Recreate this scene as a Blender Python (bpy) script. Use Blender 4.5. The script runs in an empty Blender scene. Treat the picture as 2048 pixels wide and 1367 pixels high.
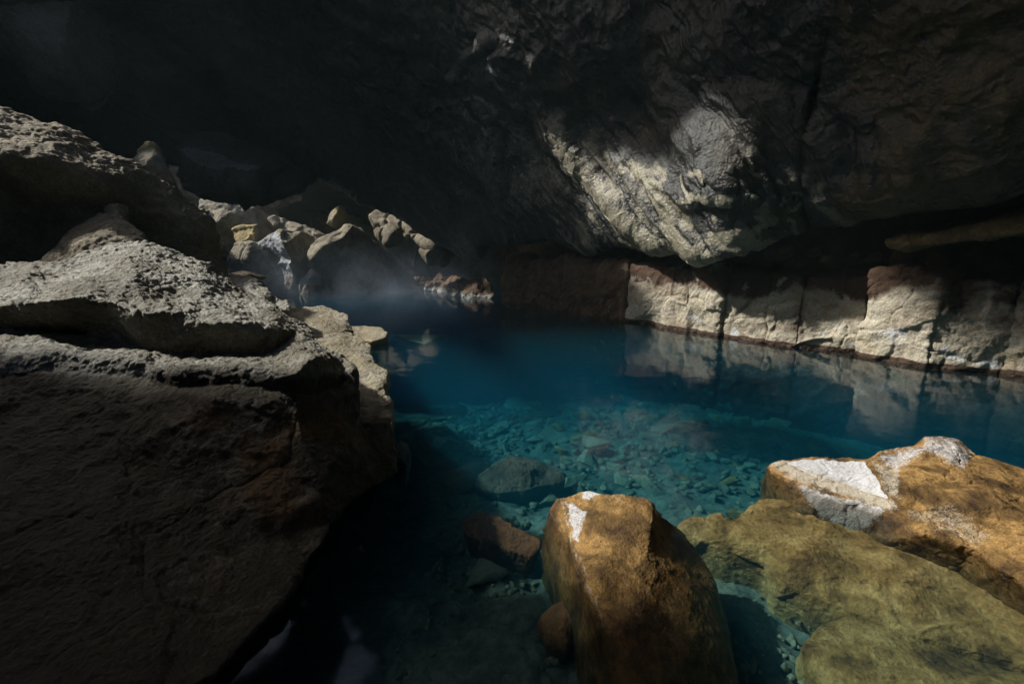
import bpy, math, random
import numpy as np
from mathutils import Vector
from mathutils.geometry import delaunay_2d_cdt

# ------------------------------------------------------------------ camera, world, sun
scn = bpy.context.scene
CAMZ, PITCH, FPX = 1.3, math.radians(11.4), 910.0
cam_d = bpy.data.cameras.new("camera"); cam = bpy.data.objects.new("camera", cam_d)
scn.collection.objects.link(cam); scn.camera = cam
cam.location = (0, 0, CAMZ); cam.rotation_euler = (math.pi/2 - PITCH, 0, 0)
cam_d.sensor_width = 36; cam_d.lens = 16.0; cam_d.clip_start = 0.05; cam_d.clip_end = 200
SUN_DIR = np.array([-0.99, 0.12, 0.0]); SUN_DIR /= np.linalg.norm(SUN_DIR)
SUN_EL = math.radians(43)
SUN = np.array([SUN_DIR[0]*math.cos(SUN_EL), SUN_DIR[1]*math.cos(SUN_EL), math.sin(SUN_EL)])
sl = bpy.data.lights.new("sun", 'SUN'); so = bpy.data.objects.new("sun", sl)
scn.collection.objects.link(so); sl.energy = 4.0; sl.angle = math.radians(2.2); sl.color = (1.0, 0.95, 0.86)
so.location = (-6, 0, 12)
so.rotation_euler = Vector(SUN).to_track_quat('Z', 'Y').to_euler()
w = bpy.data.worlds.new("World"); scn.world = w; w.use_nodes = True
nt = w.node_tree; sky = nt.nodes.new('ShaderNodeTexSky'); sky.sky_type = 'NISHITA'; sky.sun_disc = False
sky.sun_elevation = SUN_EL; sky.sun_rotation = math.atan2(SUN[0], SUN[1])
sky.ozone_density = 0.3; sky.dust_density = 3.0
bg = nt.nodes['Background']; nt.links.new(sky.outputs[0], bg.inputs[0]); bg.inputs[1].default_value = 0.10
scn.view_settings.view_transform = 'Standard'; scn.view_settings.look = 'None'
scn.view_settings.exposure = 0.6; scn.view_settings.gamma = 1.0
scn.cycles.use_denoising = True
scn.cycles.max_bounces = 7; scn.cycles.diffuse_bounces = 4; scn.cycles.glossy_bounces = 3
scn.cycles.transparent_max_bounces = 8; scn.cycles.volume_bounces = 1
scn.cycles.sample_clamp_indirect = 2.0; scn.cycles.caustics_reflective = False; scn.cycles.caustics_refractive = False

# ------------------------------------------------------------------ projection helpers
CP, SP = math.cos(PITCH), math.sin(PITCH)
def P(px, py, y=None, z=None):
    """point on the sight line of a spot of the photograph, at world distance y or height z"""
    dx = (px-1024)/FPX; dv = (683-py)/FPX
    Y = dv*SP+CP; Z = dv*CP-SP
    t = y/Y if y is not None else (z-CAMZ)/Z
    return np.array([dx*t, Y*t, CAMZ+Z*t])
def proj(V):
    q = V-np.array([0, 0, CAMZ]); d = q[:, 1]*CP-q[:, 2]*SP; u = q[:, 1]*SP+q[:, 2]*CP
    d = np.where(np.abs(d) < 1e-3, 1e-3, d)
    return np.stack([1024+FPX*q[:, 0]/d, 683-FPX*u/d], 1), d

# ------------------------------------------------------------------ noise
_r = np.random.RandomState(7); PERM = _r.permutation(256); PERM = np.concatenate([PERM, PERM, PERM])
G3 = _r.normal(size=(256, 3)); G3 /= np.linalg.norm(G3, axis=1)[:, None]
G3 = G3.astype(np.float32); GX, GY, GZ = [np.ascontiguousarray(G3[:, k]) for k in range(3)]; PERM = PERM.astype(np.int32)
def perlin(p):
    p = np.asarray(p, np.float32); X, Y, Z = p[:, 0], p[:, 1], p[:, 2]
    ix, iy, iz = [np.floor(q) for q in (X, Y, Z)]; x, y, z = X-ix, Y-iy, Z-iz
    ix, iy, iz = [q.astype(np.int32) & 255 for q in (ix, iy, iz)]
    u, v, w_ = [q*q*q*(q*(q*6-15)+10) for q in (x, y, z)]; r = []
    for a in (0, 1):
        ha = PERM[ix+a]; rb = []
        for b in (0, 1):
            hb = PERM[ha+iy+b]; rc = []
            for c in (0, 1):
                h = PERM[hb+iz+c]; rc.append(GX[h]*(x-a)+GY[h]*(y-b)+GZ[h]*(z-c))
            rb.append(rc[0]+w_*(rc[1]-rc[0]))
        r.append(rb[0]+v*(rb[1]-rb[0]))
    return (r[0]+u*(r[1]-r[0]))*1.5
def fbm(p, o=4, gain=0.5):
    s = 0; a = 1.0; t = 0
    for k in range(o): s = s+a*perlin(p*(2.03**k)+k*17.3); t += a; a *= gain
    return s/t
def ridged(p, o=4, gain=0.5):
    s = 0; a = 1.0; t = 0
    for k in range(o): s = s+a*(1-2*np.abs(perlin(p*(2.1**k)+k*9.7))); t += a; a *= gain
    return s/t
def worley(p):
    i = np.floor(p).astype(np.int64); f = p-i; F1 = np.full(len(p), 9.0); F2 = F1.copy(); idc = np.zeros(len(p), int)
    for a in (-1, 0, 1):
        for b in (-1, 0, 1):
            for c in (-1, 0, 1):
                h = PERM[PERM[PERM[(i[:, 0]+a) & 255]+((i[:, 1]+b) & 255)]+((i[:, 2]+c) & 255)]
                q = G3[h]*0.45+0.5+np.array([a, b, c])-f
                d = np.sqrt((q*q).sum(1)); m = d < F1
                F2 = np.where(m, F1, np.minimum(F2, d)); idc = np.where(m, h, idc); F1 = np.where(m, d, F1)
    return F1, F2, idc
def sstep(a, b, x):
    t = np.clip((x-a)/(b-a), 0, 1); return t*t*(3-2*t)

# ------------------------------------------------------------------ mesh helpers (numpy)
def normals(V, F):
    n = np.cross(V[F[:, 1]]-V[F[:, 0]], V[F[:, 2]]-V[F[:, 0]])
    out = np.stack([np.bincount(F.ravel(), np.repeat(n[:, k], 3), len(V)) for k in range(3)], 1)
    return out/(np.linalg.norm(out, axis=1)[:, None]+1e-12)
def refine(V, F, k=0.003, maxit=9, floor=0.0, aware=True):
    """split the edges that look longer than k radians until none is left"""
    for it in range(maxit):
        E = np.concatenate([F[:, [0, 1]], F[:, [1, 2]], F[:, [2, 0]]]); E.sort(1)
        key = E[:, 0]*np.int64(len(V)+1)+E[:, 1]
        uk, first, inv = np.unique(key, return_index=True, return_inverse=True); U = E[first]
        A, B = V[U[:, 0]], V[U[:, 1]]; L = np.linalg.norm(A-B, axis=1); M = (A+B)/2
        D = np.linalg.norm(M-np.array([0, 0, CAMZ]), axis=1)
        fac = np.ones(len(U))
        if aware:
            q, d = proj(M)
            off = (q[:, 0] < -120) | (q[:, 0] > 2170) | (q[:, 1] < -120) | (q[:, 1] > 1490) | (d < 0.1)
            fac = np.where(off, 4.0, 1.0)
            nn = np.cross(V[F[:, 1]]-V[F[:, 0]], V[F[:, 2]]-V[F[:, 0]]); c = V[F].mean(1)-np.array([0, 0, CAMZ])
            back = (nn*c).sum(1) > 0.25*np.linalg.norm(nn, axis=1)*np.linalg.norm(c, axis=1)
            eb = np.zeros(len(U)); cnt = np.zeros(len(U)); i3 = inv.reshape(3, -1)
            for j in range(3): np.add.at(eb, i3[j], back.astype(float)); np.add.at(cnt, i3[j], 1)
            fac = np.where(eb >= cnt, np.maximum(fac, 3.0), fac)
        mark = L > np.maximum(k*D*fac, floor)
        if not mark.any(): break
        mid = np.full(len(U), -1); mid[mark] = len(V)+np.arange(mark.sum()); V = np.concatenate([V, M[mark]])
        m = mid[inv.reshape(3, -1)].T; n = (m >= 0).sum(1); out = [F[n == 0]]
        f, q = F[n == 3], m[n == 3]
        out += [np.stack([f[:, 0], q[:, 0], q[:, 2]], 1), np.stack([q[:, 0], f[:, 1], q[:, 1]], 1), np.stack([q[:, 2], q[:, 1], f[:, 2]], 1), q]
        for r in range(3):
            f = np.roll(F, -r, 1); q = np.roll(m, -r, 1)
            s = (n == 1) & (q[:, 0] >= 0)
            out += [np.stack([f[s, 0], q[s, 0], f[s, 2]], 1), np.stack([q[s, 0], f[s, 1], f[s, 2]], 1)]
            s = (n == 2) & (q[:, 2] < 0)
            out += [np.stack([q[s, 0], f[s, 1], q[s, 1]], 1), np.stack([f[s, 0], q[s, 0], q[s, 1]], 1), np.stack([f[s, 0], q[s, 1], f[s, 2]], 1)]
        F = np.concatenate(out)
    return V, F
def smooth(V, F, n=3, w=0.5):
    I = np.concatenate([F[:, 0], F[:, 1], F[:, 2], F[:, 1], F[:, 2], F[:, 0]]); J = np.concatenate([F[:, 1], F[:, 2], F[:, 0], F[:, 0], F[:, 1], F[:, 2]])
    deg = np.bincount(I, minlength=len(V))+1e-9
    for _ in range(n):
        A = np.stack([np.bincount(I, V[J, k], len(V)) for k in range(3)], 1)/deg[:, None]
        V = V*(1-w)+A*w
    return V
def make_obj(name, V, F, mat, parent=None, attrs=None, origin=None):
    if origin is None: origin = np.array([V[:, 0].mean(), V[:, 1].mean(), V[:, 2].min()]) if parent is None else np.zeros(3)
    me = bpy.data.meshes.new(name); W = (V-origin).astype(np.float32)
    me.vertices.add(len(W)); me.vertices.foreach_set("co", W.ravel())
    me.loops.add(F.size); me.loops.foreach_set("vertex_index", F.astype(np.int32).ravel())
    me.polygons.add(len(F)); me.polygons.foreach_set("loop_start", np.arange(0, F.size, F.shape[1], dtype=np.int32))
    try: me.polygons.foreach_set("loop_total", np.full(len(F), F.shape[1], dtype=np.int32))
    except Exception: pass
    me.polygons.foreach_set("use_smooth", np.ones(len(F), bool))
    for k, a in (attrs or {}).items():
        at = me.attributes.new(k, 'FLOAT', 'POINT'); at.data.foreach_set("value", np.asarray(a, np.float32))
    me.update(); me.validate()
    if mat: me.materials.append(mat)
    o = bpy.data.objects.new(name, me); scn.collection.objects.link(o); o.location = origin
    if parent: o.parent = parent
    return o
def tag(o, label=None, cat=None, group=None, kind=None):
    if label: o["label"] = label
    if cat: o["category"] = cat
    if group: o["group"] = group
    if kind: o["kind"] = kind
    return o
def orient(V, F):
    import bmesh
    bm = bmesh.new(); vs = [bm.verts.new(v) for v in V]
    for f in F:
        try: bm.faces.new([vs[i] for i in f])
        except ValueError: pass
    bmesh.ops.recalc_face_normals(bm, faces=bm.faces); bm.verts.index_update()
    F = np.array([[v.index for v in f.verts] for f in bm.faces]); bm.free(); return F
def pt(t):
    return P(t[0], t[1], y=t[2]) if len(t) == 3 else P(t[0], t[1], z=t[3])
def cage(outline, inner=(), creases=(), back=None, thick=0.5, shrink=0.8, dup=False):
    """closed cage: traced front (outline + inner points, each with its distance) and a back ring behind it"""
    pts = list(outline)+list(inner); n = len(outline)
    v2 = [Vector((p[0], -p[1])) for p in pts]
    ed = [(i, (i+1) % n) for i in range(n)]+[tuple(c) for c in creases]
    r = delaunay_2d_cdt(v2, ed, [], 1, 1e-4)
    vv, ff, orig = r[0], r[2], r[3]
    V = []
    for q, o in zip(vv, orig):
        if o: V.append(pt(pts[o[0]]))
        else:
            best = min(range(len(pts)), key=lambda j: (v2[j]-q).length); yy = pt(pts[best])[1]; V.append(P(q[0], -q[1], y=yy))
    idx = {}
    for k, o in enumerate(orig):
        for j in o: idx[j] = k
    ring = [idx[i] for i in range(n)]
    V = np.array(V); F = [list(f) for f in ff]
    if dup:                                      # a sheet of even thickness instead of a lump
        m_ = len(V); V = np.concatenate([V, V+np.array(back)]); F0 = list(F); F = F+[[a+m_, c+m_, b+m_] for a, b, c in F0]
        for i in range(n):
            a, b = ring[i], ring[(i+1) % n]; F += [[a, b, b+m_], [a, b+m_, a+m_]]
        return V, orient(V, F)
    R = V[ring]; c = R.mean(0)
    if back is None:
        d = R-np.array([0, 0, CAMZ]); d /= np.linalg.norm(d, axis=1)[:, None]; off = d*thick
    else: off = np.array(back)[None, :]
    B = c+(R-c)*shrink+off; Bi = [len(V)+i for i in range(n)]; V = np.concatenate([V, B])
    ci = len(V); V = np.concatenate([V, [c+(off.mean(0))*1.15]])
    for i in range(n):
        j = (i+1) % n
        F += [[ring[i], ring[j], Bi[j]], [ring[i], Bi[j], Bi[i]], [Bi[i], Bi[j], ci]]
    F = [f for f in F if len(set(f)) == 3]
    return V, orient(V, F)
def seg_mask(q, line, wd):
    """soft mask round a polyline given in the sheet's own two coordinates"""
    d = np.full(len(q), 1e9); L = np.array(line, float)
    for a, b in zip(L[:-1], L[1:]):
        ab = b-a; t = np.clip(((q-a)@ab)/(ab@ab), 0, 1); d = np.minimum(d, np.linalg.norm(q-(a+t[:, None]*ab), axis=1))
    return np.exp(-(d/wd)**2)
def in_poly(q, poly, soft=12.0):
    x, y = q[:, 0], q[:, 1]; ins = np.zeros(len(q), bool); n = len(poly)
    for i in range(n):
        (x1, y1), (x2, y2) = poly[i], poly[(i+1) % n]
        c = ((y1 > y) != (y2 > y)) & (x < (x2-x1)*(y-y1)/(y2-y1+1e-9)+x1); ins ^= c
    d = np.full(len(q), 1e9); L = np.array(list(poly)+[poly[0]], float)
    for a, b in zip(L[:-1], L[1:]):
        ab = b-a; t = np.clip(((q-a)@ab)/(ab@ab+1e-9), 0, 1); d = np.minimum(d, np.linalg.norm(q-(a+t[:, None]*ab), axis=1))
    return sstep(-soft, soft, np.where(ins, d, -d))

# ------------------------------------------------------------------ materials
def rock_mat(name, stops, scale=3.0, bump=0.5, grit=60.0, rough=0.85, crust=None, crust_or_shade=None, gritamt=0.3, veins=None, wet=None, spec=0.35, bdist=0.02, water_tint=None):
    m = bpy.data.materials.new(name); m.use_nodes = True; t = m.node_tree; N = t.nodes; L = t.links
    b = N['Principled BSDF']; b.inputs['Specular IOR Level'].default_value = spec
    tc = N.new('ShaderNodeTexCoord'); geo = N.new('ShaderNodeNewGeometry')
    def noise(s, d=8, r=0.6, dist=0.0):
        n = N.new('ShaderNodeTexNoise'); n.inputs['Scale'].default_value = s; n.inputs['Detail'].default_value = d
        n.inputs['Roughness'].default_value = r; n.inputs['Distortion'].default_value = dist; L.new(geo.outputs['Position'], n.inputs['Vector']); return n
    def ramp(src, st):
        r = N.new('ShaderNodeValToRGB'); e = r.color_ramp.elements
        while len(e) < len(st): e.new(0.5)
        for k, (p, c) in enumerate(st): e[k].position = p; e[k].color = (c[0], c[1], c[2], 1)
        L.new(src, r.inputs[0]); return r
    def mix(f, a, bb, mode='MIX'):
        x = N.new('ShaderNodeMix'); x.data_type = 'RGBA'; x.blend_type = mode
        if isinstance(f, float): x.inputs[0].default_value = f
        else: L.new(f, x.inputs[0])
        for s, v in ((6, a), (7, bb)):
            if isinstance(v, tuple): x.inputs[s].default_value = (*v, 1)
            else: L.new(v, x.inputs[s])
        return x.outputs[2]
    def math_(op, a, b_=None):
        x = N.new('ShaderNodeMath'); x.operation = op
        for s, v in ((0, a), (1, b_)):
            if v is None: continue
            if isinstance(v, (int, float)): x.inputs[s].default_value = v
            else: L.new(v, x.inputs[s])
        return x.outputs[0]
    n1 = noise(scale, 9, 0.62, 0.4); n2 = noise(grit, 6, 0.7); n3 = noise(scale*6, 8, 0.7, 0.6)
    base = ramp(n1.outputs[0], stops).outputs[0]
    g = ramp(n2.outputs[0], [(0.3, (0.45, 0.45, 0.45)), (0.7, (1.5, 1.5, 1.5))])
    base = mix(gritamt, base, mix(1.0, base, g.outputs[0], 'MULTIPLY'))
    g3 = ramp(n3.outputs[0], [(0.32, (0.6, 0.6, 0.6)), (0.68, (1.35, 1.35, 1.35))])
    base = mix(0.6, base, mix(1.0, base, g3.outputs[0], 'MULTIPLY'))
    for key, col in (('crust', crust), ('crust_or_shade', crust_or_shade)):
        if col is None: continue
        at = N.new('ShaderNodeAttribute'); at.attribute_name = key
        s = math_('ADD', math_('ADD', math_('MULTIPLY', at.outputs['Fac'], 1.5), math_('MULTIPLY', math_('SUBTRACT', n3.outputs[0], 0.55), 1.6)), math_('MULTIPLY', math_('SUBTRACT', n2.outputs[0], 0.5), 1.3))
        cr = ramp(s, [(0.30, (0, 0, 0)), (0.85, (1, 1, 1))])
        f = math_('MULTIPLY', cr.outputs[0], math_('MINIMUM', math_('MULTIPLY', at.outputs['Fac'], 3.0), 1.0))
        colr = ramp(n2.outputs[0], [(0.3, tuple(c*0.55 for c in col)), (0.65, col)])
        base = mix(f, base, colr.outputs[0])
    L.new(base, b.inputs['Base Color'])
    rsrc = None
    if wet:
        sx = N.new('ShaderNodeSeparateXYZ'); L.new(geo.outputs['Position'], sx.inputs[0])
        wz = math_('ADD', sx.outputs[2], math_('MULTIPLY', math_('SUBTRACT', n3.outputs[0], 0.5), 0.05))
        wr = ramp(math_('ADD', math_('MULTIPLY', wz, 10.0), 0.3), [(0.35, (1, 1, 1)), (0.62, (0, 0, 0))]); rsrc = wr.outputs[0]
        base = mix(rsrc, base, mix(1.0, base, (0.5, 0.47, 0.42), 'MULTIPLY')); L.new(base, b.inputs['Base Color'])
    rr = ramp(n3.outputs[0], [(0.3, (rough-0.15,)*3), (0.7, (min(1, rough+0.1),)*3)]); L.new(mix(rsrc, rr.outputs[0], (0.22, 0.22, 0.22)) if rsrc else rr.outputs[0], b.inputs['Roughness'])
    v = N.new('ShaderNodeTexVoronoi'); v.inputs['Scale'].default_value = grit*0.8; L.new(geo.outputs['Position'], v.inputs['Vector'])
    h = math_('ADD', math_('MULTIPLY', n2.outputs[0], 0.6), math_('ADD', math_('MULTIPLY', n3.outputs[0], 1.2), math_('MULTIPLY', v.outputs[0], 0.35)))
    bp = N.new('ShaderNodeBump'); bp.inputs['Strength'].default_value = bump; bp.inputs['Distance'].default_value = bdist
    L.new(h, bp.inputs['Height']); L.new(bp.outputs[0], b.inputs['Normal'])
    return m
M = {}
M['boulder'] = rock_mat('grey_brown_lava', [(0.30, (0.09, 0.07, 0.04)), (0.46, (0.19, 0.178, 0.135)), (0.6, (0.37, 0.37, 0.325)), (0.72, (0.16, 0.13, 0.08))], 2.2, 1.0, 60, bdist=.03, crust=(0.20, 0.115, 0.04), crust_or_shade=(0.055, 0.043, 0.018), gritamt=0.85, rough=.7, spec=.5)
M['ridge'] = rock_mat('pitted_lava', [(0.30, (0.12, 0.095, 0.055)), (0.5, (0.24, 0.21, 0.15)), (0.7, (0.34, 0.31, 0.24))], 2.5, 1.0, 45, gritamt=0.85, bdist=0.03, crust=(0.35, 0.33, 0.28))
M['slab'] = rock_mat('pale_slab_rock', [(0.30, (0.17, 0.14, 0.08)), (0.5, (0.29, 0.26, 0.19)), (0.7, (0.34, 0.32, 0.27))], 3.0, 0.8, 60, gritamt=0.5, crust=(0.42, 0.36, 0.2))
M['ceil'] = rock_mat('dark_basalt', [(0.34, (0.006, 0.009, 0.010)), (0.52, (0.015, 0.019, 0.019)), (0.66, (0.032, 0.028, 0.019)), (0.8, (0.06, 0.047, 0.027))], 1.1, 0.8, 34, rough=0.38, spec=.8, crust=(0.36, 0.335, 0.25), crust_or_shade=(0.10, 0.064, 0.022), gritamt=0.6, bdist=0.03)
M['shell'] = rock_mat('black_basalt', [(0.35, (0.012, 0.015, 0.014)), (0.65, (0.04, 0.04, 0.035))], 0.8, 0.7, 20, gritamt=0.5, bdist=0.03)
M['ledge'] = rock_mat('pale_ledge_rock', [(0.28, (0.20, 0.15, 0.10)), (0.45, (0.36, 0.32, 0.25)), (0.58, (0.46, 0.425, 0.34)), (0.7, (0.40, 0.34, 0.24))], 2.2, 0.9, 50, crust=(0.085, 0.048, 0.03), crust_or_shade=(0.55, 0.57, 0.58), gritamt=0.6, wet=True)
M['brown'] = rock_mat('red_brown_rock', [(0.30, (0.05, 0.028, 0.018)), (0.5, (0.10, 0.062, 0.038)), (0.7, (0.18, 0.125, 0.08))], 3.0, 0.9, 45, crust=(0.42, 0.42, 0.40), gritamt=0.5)
M['ochre'] = rock_mat('ochre_rock', [(0.34, (0.045, 0.024, 0.008)), (0.47, (0.15, 0.088, 0.028)), (0.58, (0.34, 0.205, 0.07)), (0.68, (0.10, 0.055, 0.018))], 6.0, 0.9, 130, wet=True, crust=(0.62, 0.63, 0.65), crust_or_shade=(0.50, 0.45, 0.36), gritamt=0.75, bdist=0.008)
M['olive'] = rock_mat('olive_slab_rock', [(0.34, (0.09, 0.045, 0.012)), (0.48, (0.30, 0.168, 0.048)), (0.66, (0.52, 0.33, 0.12))], 7.0, 0.8, 60, gritamt=0.5)
M['far'] = rock_mat('far_rock', [(0.30, (0.12, 0.10, 0.07)), (0.5, (0.26, 0.235, 0.18)), (0.7, (0.36, 0.32, 0.24))], 2.2, 1.0, 25, gritamt=0.5, crust=(0.45, 0.48, 0.52), crust_or_shade=(0.44, 0.36, 0.17), bdist=0.05)
M['fardark'] = rock_mat('far_dark_rock', [(0.30, (0.03, 0.032, 0.03)), (0.6, (0.07, 0.068, 0.06))], 2.0, 0.9, 20, gritamt=0.5, bdist=0.05, crust=(0.17, 0.17, 0.165))
M['bed'] = rock_mat('pool_bed', [(0.30, (0.06, 0.07, 0.055)), (0.5, (0.14, 0.145, 0.11)), (0.7, (0.24, 0.24, 0.17))], 2.5, 0.9, 22, gritamt=0.8)
M['stone'] = rock_mat('bed_stone', [(0.30, (0.10, 0.09, 0.06)), (0.5, (0.20, 0.185, 0.12)), (0.7, (0.32, 0.30, 0.20))], 1.7, 0.7, 40, gritamt=0.5)
M['redblock'] = rock_mat('dull_red_rock', [(0.30, (0.12, 0.07, 0.06)), (0.5, (0.22, 0.16, 0.15)), (0.7, (0.30, 0.22, 0.19))], 1.2, 0.9, 20, crust=(0.4, 0.38, 0.34), gritamt=0.5, bdist=.05)
M['shelf'] = rock_mat('shelf_rock', [(0.32, (0.05, 0.036, 0.016)), (0.5, (0.12, 0.088, 0.04)), (0.68, (0.19, 0.15, 0.08))], 4, 0.9, 45, gritamt=0.7)
M['redstone'] = rock_mat('rusty_stone', [(0.30, (0.10, 0.035, 0.012)), (0.6, (0.22, 0.085, 0.03))], 4, 0.8, 60, gritamt=0.6)

# ------------------------------------------------------------------ relief recipes
def relief(V, F, amp, sc=1.0, grit=0.0, gsc=30.0, crack=0.0, csc=1.6, seed=0.0, stretch=(1, 1, 1), cut=0.0, cutsc=4.0):
    n = normals(V, F); p = (V+seed)*np.array(stretch)
    if callable(amp) or callable(grit):
        q, _ = proj(V); amp = amp(q) if callable(amp) else amp; grit = grit(q) if callable(grit) else grit
    d = amp*fbm(p*sc, 5, 0.5)*1.6+amp*0.5*ridged(p*sc*2.3+5, 3)
    if cut:                                      # broken, plate-like faces
        w_ = p*cutsc+0.35*np.stack([fbm(p*cutsc*0.8+k*3.1, 2) for k in range(3)], 1)
        F1, F2, c = worley(w_); d = d+cut*((c % 17)/17.0-0.5)*sstep(0.0, 0.12, F2-F1)
    if crack:
        w_ = p*csc+0.25*np.stack([fbm(p*csc*1.7+k*5.1, 3) for k in range(3)], 1)
        F1, F2, c = worley(w_); d = d-crack*np.exp(-(F2-F1)/0.03)
    if np.any(grit):
        d = d+grit*(fbm(p*gsc, 3, 0.6)-0.6*np.maximum(0, fbm(p*gsc*0.45+3, 2)))
    return V+n*d[:, None]

TOTAL = [0]
def build(name, cg, mat, label=None, cat=None, group=None, k0=0.02, sm=2, k=0.0032, parent=None, paint=None, kind=None, pre=None, **rel):
    V, F = cg
    V, F = refine(V, F, k0, 7)
    V = smooth(V, F, sm)
    V, F = refine(V, F, k, 9)
    V = smooth(V, F, 1, 0.4)
    q, _ = proj(V)
    if pre is not None: V = pre(V, F, q)
    V = relief(V, F, **rel)
    att = paint(V, q, normals(V, F)) if paint else {'crust': np.zeros(len(V)), 'crust_or_shade': np.zeros(len(V))}
    o = make_obj(name, V, F, mat, parent, att); tag(o, label, cat, group, kind); TOTAL[0] += len(V)
    return o

# ------------------------------------------------------------------ openings in the cave roof that let the sun in
BEAMS = [((-2.0, 3.2, 1.0), 1.25), ((-3.4, 4.6, 2.3), 1.2), ((-1.5, 3.9, .4), 1.0), ((-1.2, 5.2, .2), 1.0), ((.35, 2.0, .1), .5), ((2.0, 2.3, .2), .9), ((3.2, 2.0, .2), 1.0),
         ((1.2, 2.8, -.4), 1.0), ((1.7, 1.6, -.2), .6), ((-3.2, 14.2, 1.9), 1.3), ((-3.5, 12.5, .4), 2.0), ((-7, 15.5, 2.0), 2.0), ((-5.5, 15, 1.0), 1.6), ((-2, 6.7, .1), .8), ((-1.6, 14, .5), 1.2), ((1.75, 8.35, 1.9), .5), ((3.3, 6.0, 1.7), .5)]
# one long opening that lights pool, ledge and the lower part of the overhang; outline across the sun's rays
SLOT = [(3.0, -.25), (3.0, 2.0), (4.2, 3.4), (4.3, 3.75), (5.2, 3.85), (5.8, 3.7), (6.6, 3.65), (7.6, 3.4), (8.1, 3.4), (8.15, 1.9), (8.1, 1.0), (7.6, -.25)]
SKYLIGHTS = [((-3.0, -3.5, 8.0), 3.4), ((4.0, -2.0, 7.5), 1.6)]
SB = np.array([math.sin(SUN_EL), 0, math.cos(SUN_EL)]); SA = np.array([-SUN_DIR[1]*SUN_DIR[0], 1.0, 0]) if False else np.array([0.12, 0.99, 0])
def in_beam(C_):
    hit = np.zeros(len(C_), bool); rag = fbm(C_*1.7, 4)
    for T, r in BEAMS:
        v = C_-np.array(T); s = v@SUN; d = np.linalg.norm(v-s[:, None]*SUN, axis=1)
        hit |= (s > 1.0) & (d < r*(1+0.45*rag))
    a_, b_ = C_@SA, C_@SB
    hit &= ~((b_ < .02+.05*rag) & (a_ < 2.12+.05*b_+.06*rag))          # the vault stays closed here: the front of the big boulder is in shade
    rg2 = fbm(C_*1.3+7, 4); hit |= (C_[:, 2] > 3.0) & (in_poly(np.stack([a_+.3*rag, b_+.4*rg2], 1), SLOT, 1e-4) > .5)
    for T, r in SKYLIGHTS: hit |= np.linalg.norm(C_-np.array(T), axis=1) < r*(1+0.3*rag)
    return hit
def grid_faces(nu, nv, wrap=False):
    i, j = np.meshgrid(np.arange(nu if wrap else nu-1), np.arange(nv-1), indexing='ij'); i2 = (i+1) % nu
    a, b, c, d = i*nv+j, i2*nv+j, i2*nv+j+1, i*nv+j+1
    return np.concatenate([np.stack([a, b, c], -1).reshape(-1, 3), np.stack([a, c, d], -1).reshape(-1, 3)])

# outer rock shell of the cave: floor level up to the vault, with sky holes
nu, nv = 300, 120
th = np.linspace(0, 2*math.pi, nu, endpoint=False)[:, None]; ph = np.linspace(-0.45, math.pi/2-0.005, nv)[None, :]
V = np.stack([-0.5+12.5*np.cos(th)*np.cos(ph), 8+15*np.sin(th)*np.cos(ph), -0.5+8.6*np.sin(ph)+0*th], -1).reshape(-1, 3)
F = grid_faces(nu, nv, True)[:, ::-1]
V = V+normals(V, F)*(1.0*fbm(V*0.35, 5)+0.25*ridged(V*1.3, 3))[:, None]
V, F = refine(V, F, 0, 3, floor=.15, aware=False); F = F[~in_beam(V[F].mean(1))]
tag(make_obj("cave_vault", V, F, M['shell']), kind='structure')

# ------------------------------------------------------------------ ceiling and overhanging right wall
C_low = [(-500, 320, 10), (0, 350, 10.5), (250, 350, 11), (350, 350, 11.5), (450, 355, 12), (540, 360, 12.5), (620, 372, 12.6), (700, 402, 12.8), (745, 432, 12.6),
         (800, 462, 12.5), (855, 500, 12.4), (900, 524, 12.5), (955, 535, 12), (980, 512, 11.3), (1050, 498, 10.6), (1130, 505, 9.8), (1185, 525, 9.2), (1215, 505, 8.9),
         (1260, 500, 8.3), (1330, 515, 7.5), (1400, 530, 6.8), (1468, 539, 6.15), (1520, 516, 6.2), (1580, 492, 6.1), (1645, 486, 6.0), (1655, 462, 6.0), (1700, 471, 5.6),
         (1740, 455, 5.4), (1850, 450, 4.9), (2048, 420, 4.3), (2500, 380, 3.6)]
C_top = [(2600, -900, 2.2), (2048, -1100, 2.4), (1300, -1200, 3.6), (700, -1200, 4.2), (0, -1200, 4.2), (-700, -1100, 4.4)]
C_mid = [(2400, -320, 2.8), (2048, -320, 3.0), (1700, -320, 3.9), (1300, -320, 5.8), (900, -320, 7.2), (500, -320, 7.5), (0, -320, 7.3), (600, 250, 12.0), (300, 200, 10.8), (760, 330, 12.2), (900, 400, 11.8), (910, 300, 11.0), (1000, 400, 10.6), (1000, 300, 10.3), (1090, 420, 9.9), (1150, 300, 8.9), (1150, 400, 9.1), (1300, 300, 7.5), (1300, 420, 7.55),
         (1450, 330, 6.0), (1450, 430, 6.1), (1380, 380, 6.7), (1600, 330, 5.75), (1600, 420, 5.9), (1800, 330, 4.7), (1800, 420, 5.05), (2048, 300, 3.95), (2500, 250, 3.3),
         (0, 50, 9.5), (300, 50, 10.2), (600, 50, 10.4), (900, 100, 9.9), (905, 160, 10.2), (990, 300, 10.1), (1100, 100, 7.6), (1110, 250, 8.9), (1300, 80, 6.8), (1300, 180, 7.2), (1500, 80, 5.5), (1500, 200, 5.75), (1700, 80, 4.8), (1700, 220, 5.1), (2048, 50, 3.7), (2048, 180, 3.85)]
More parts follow.
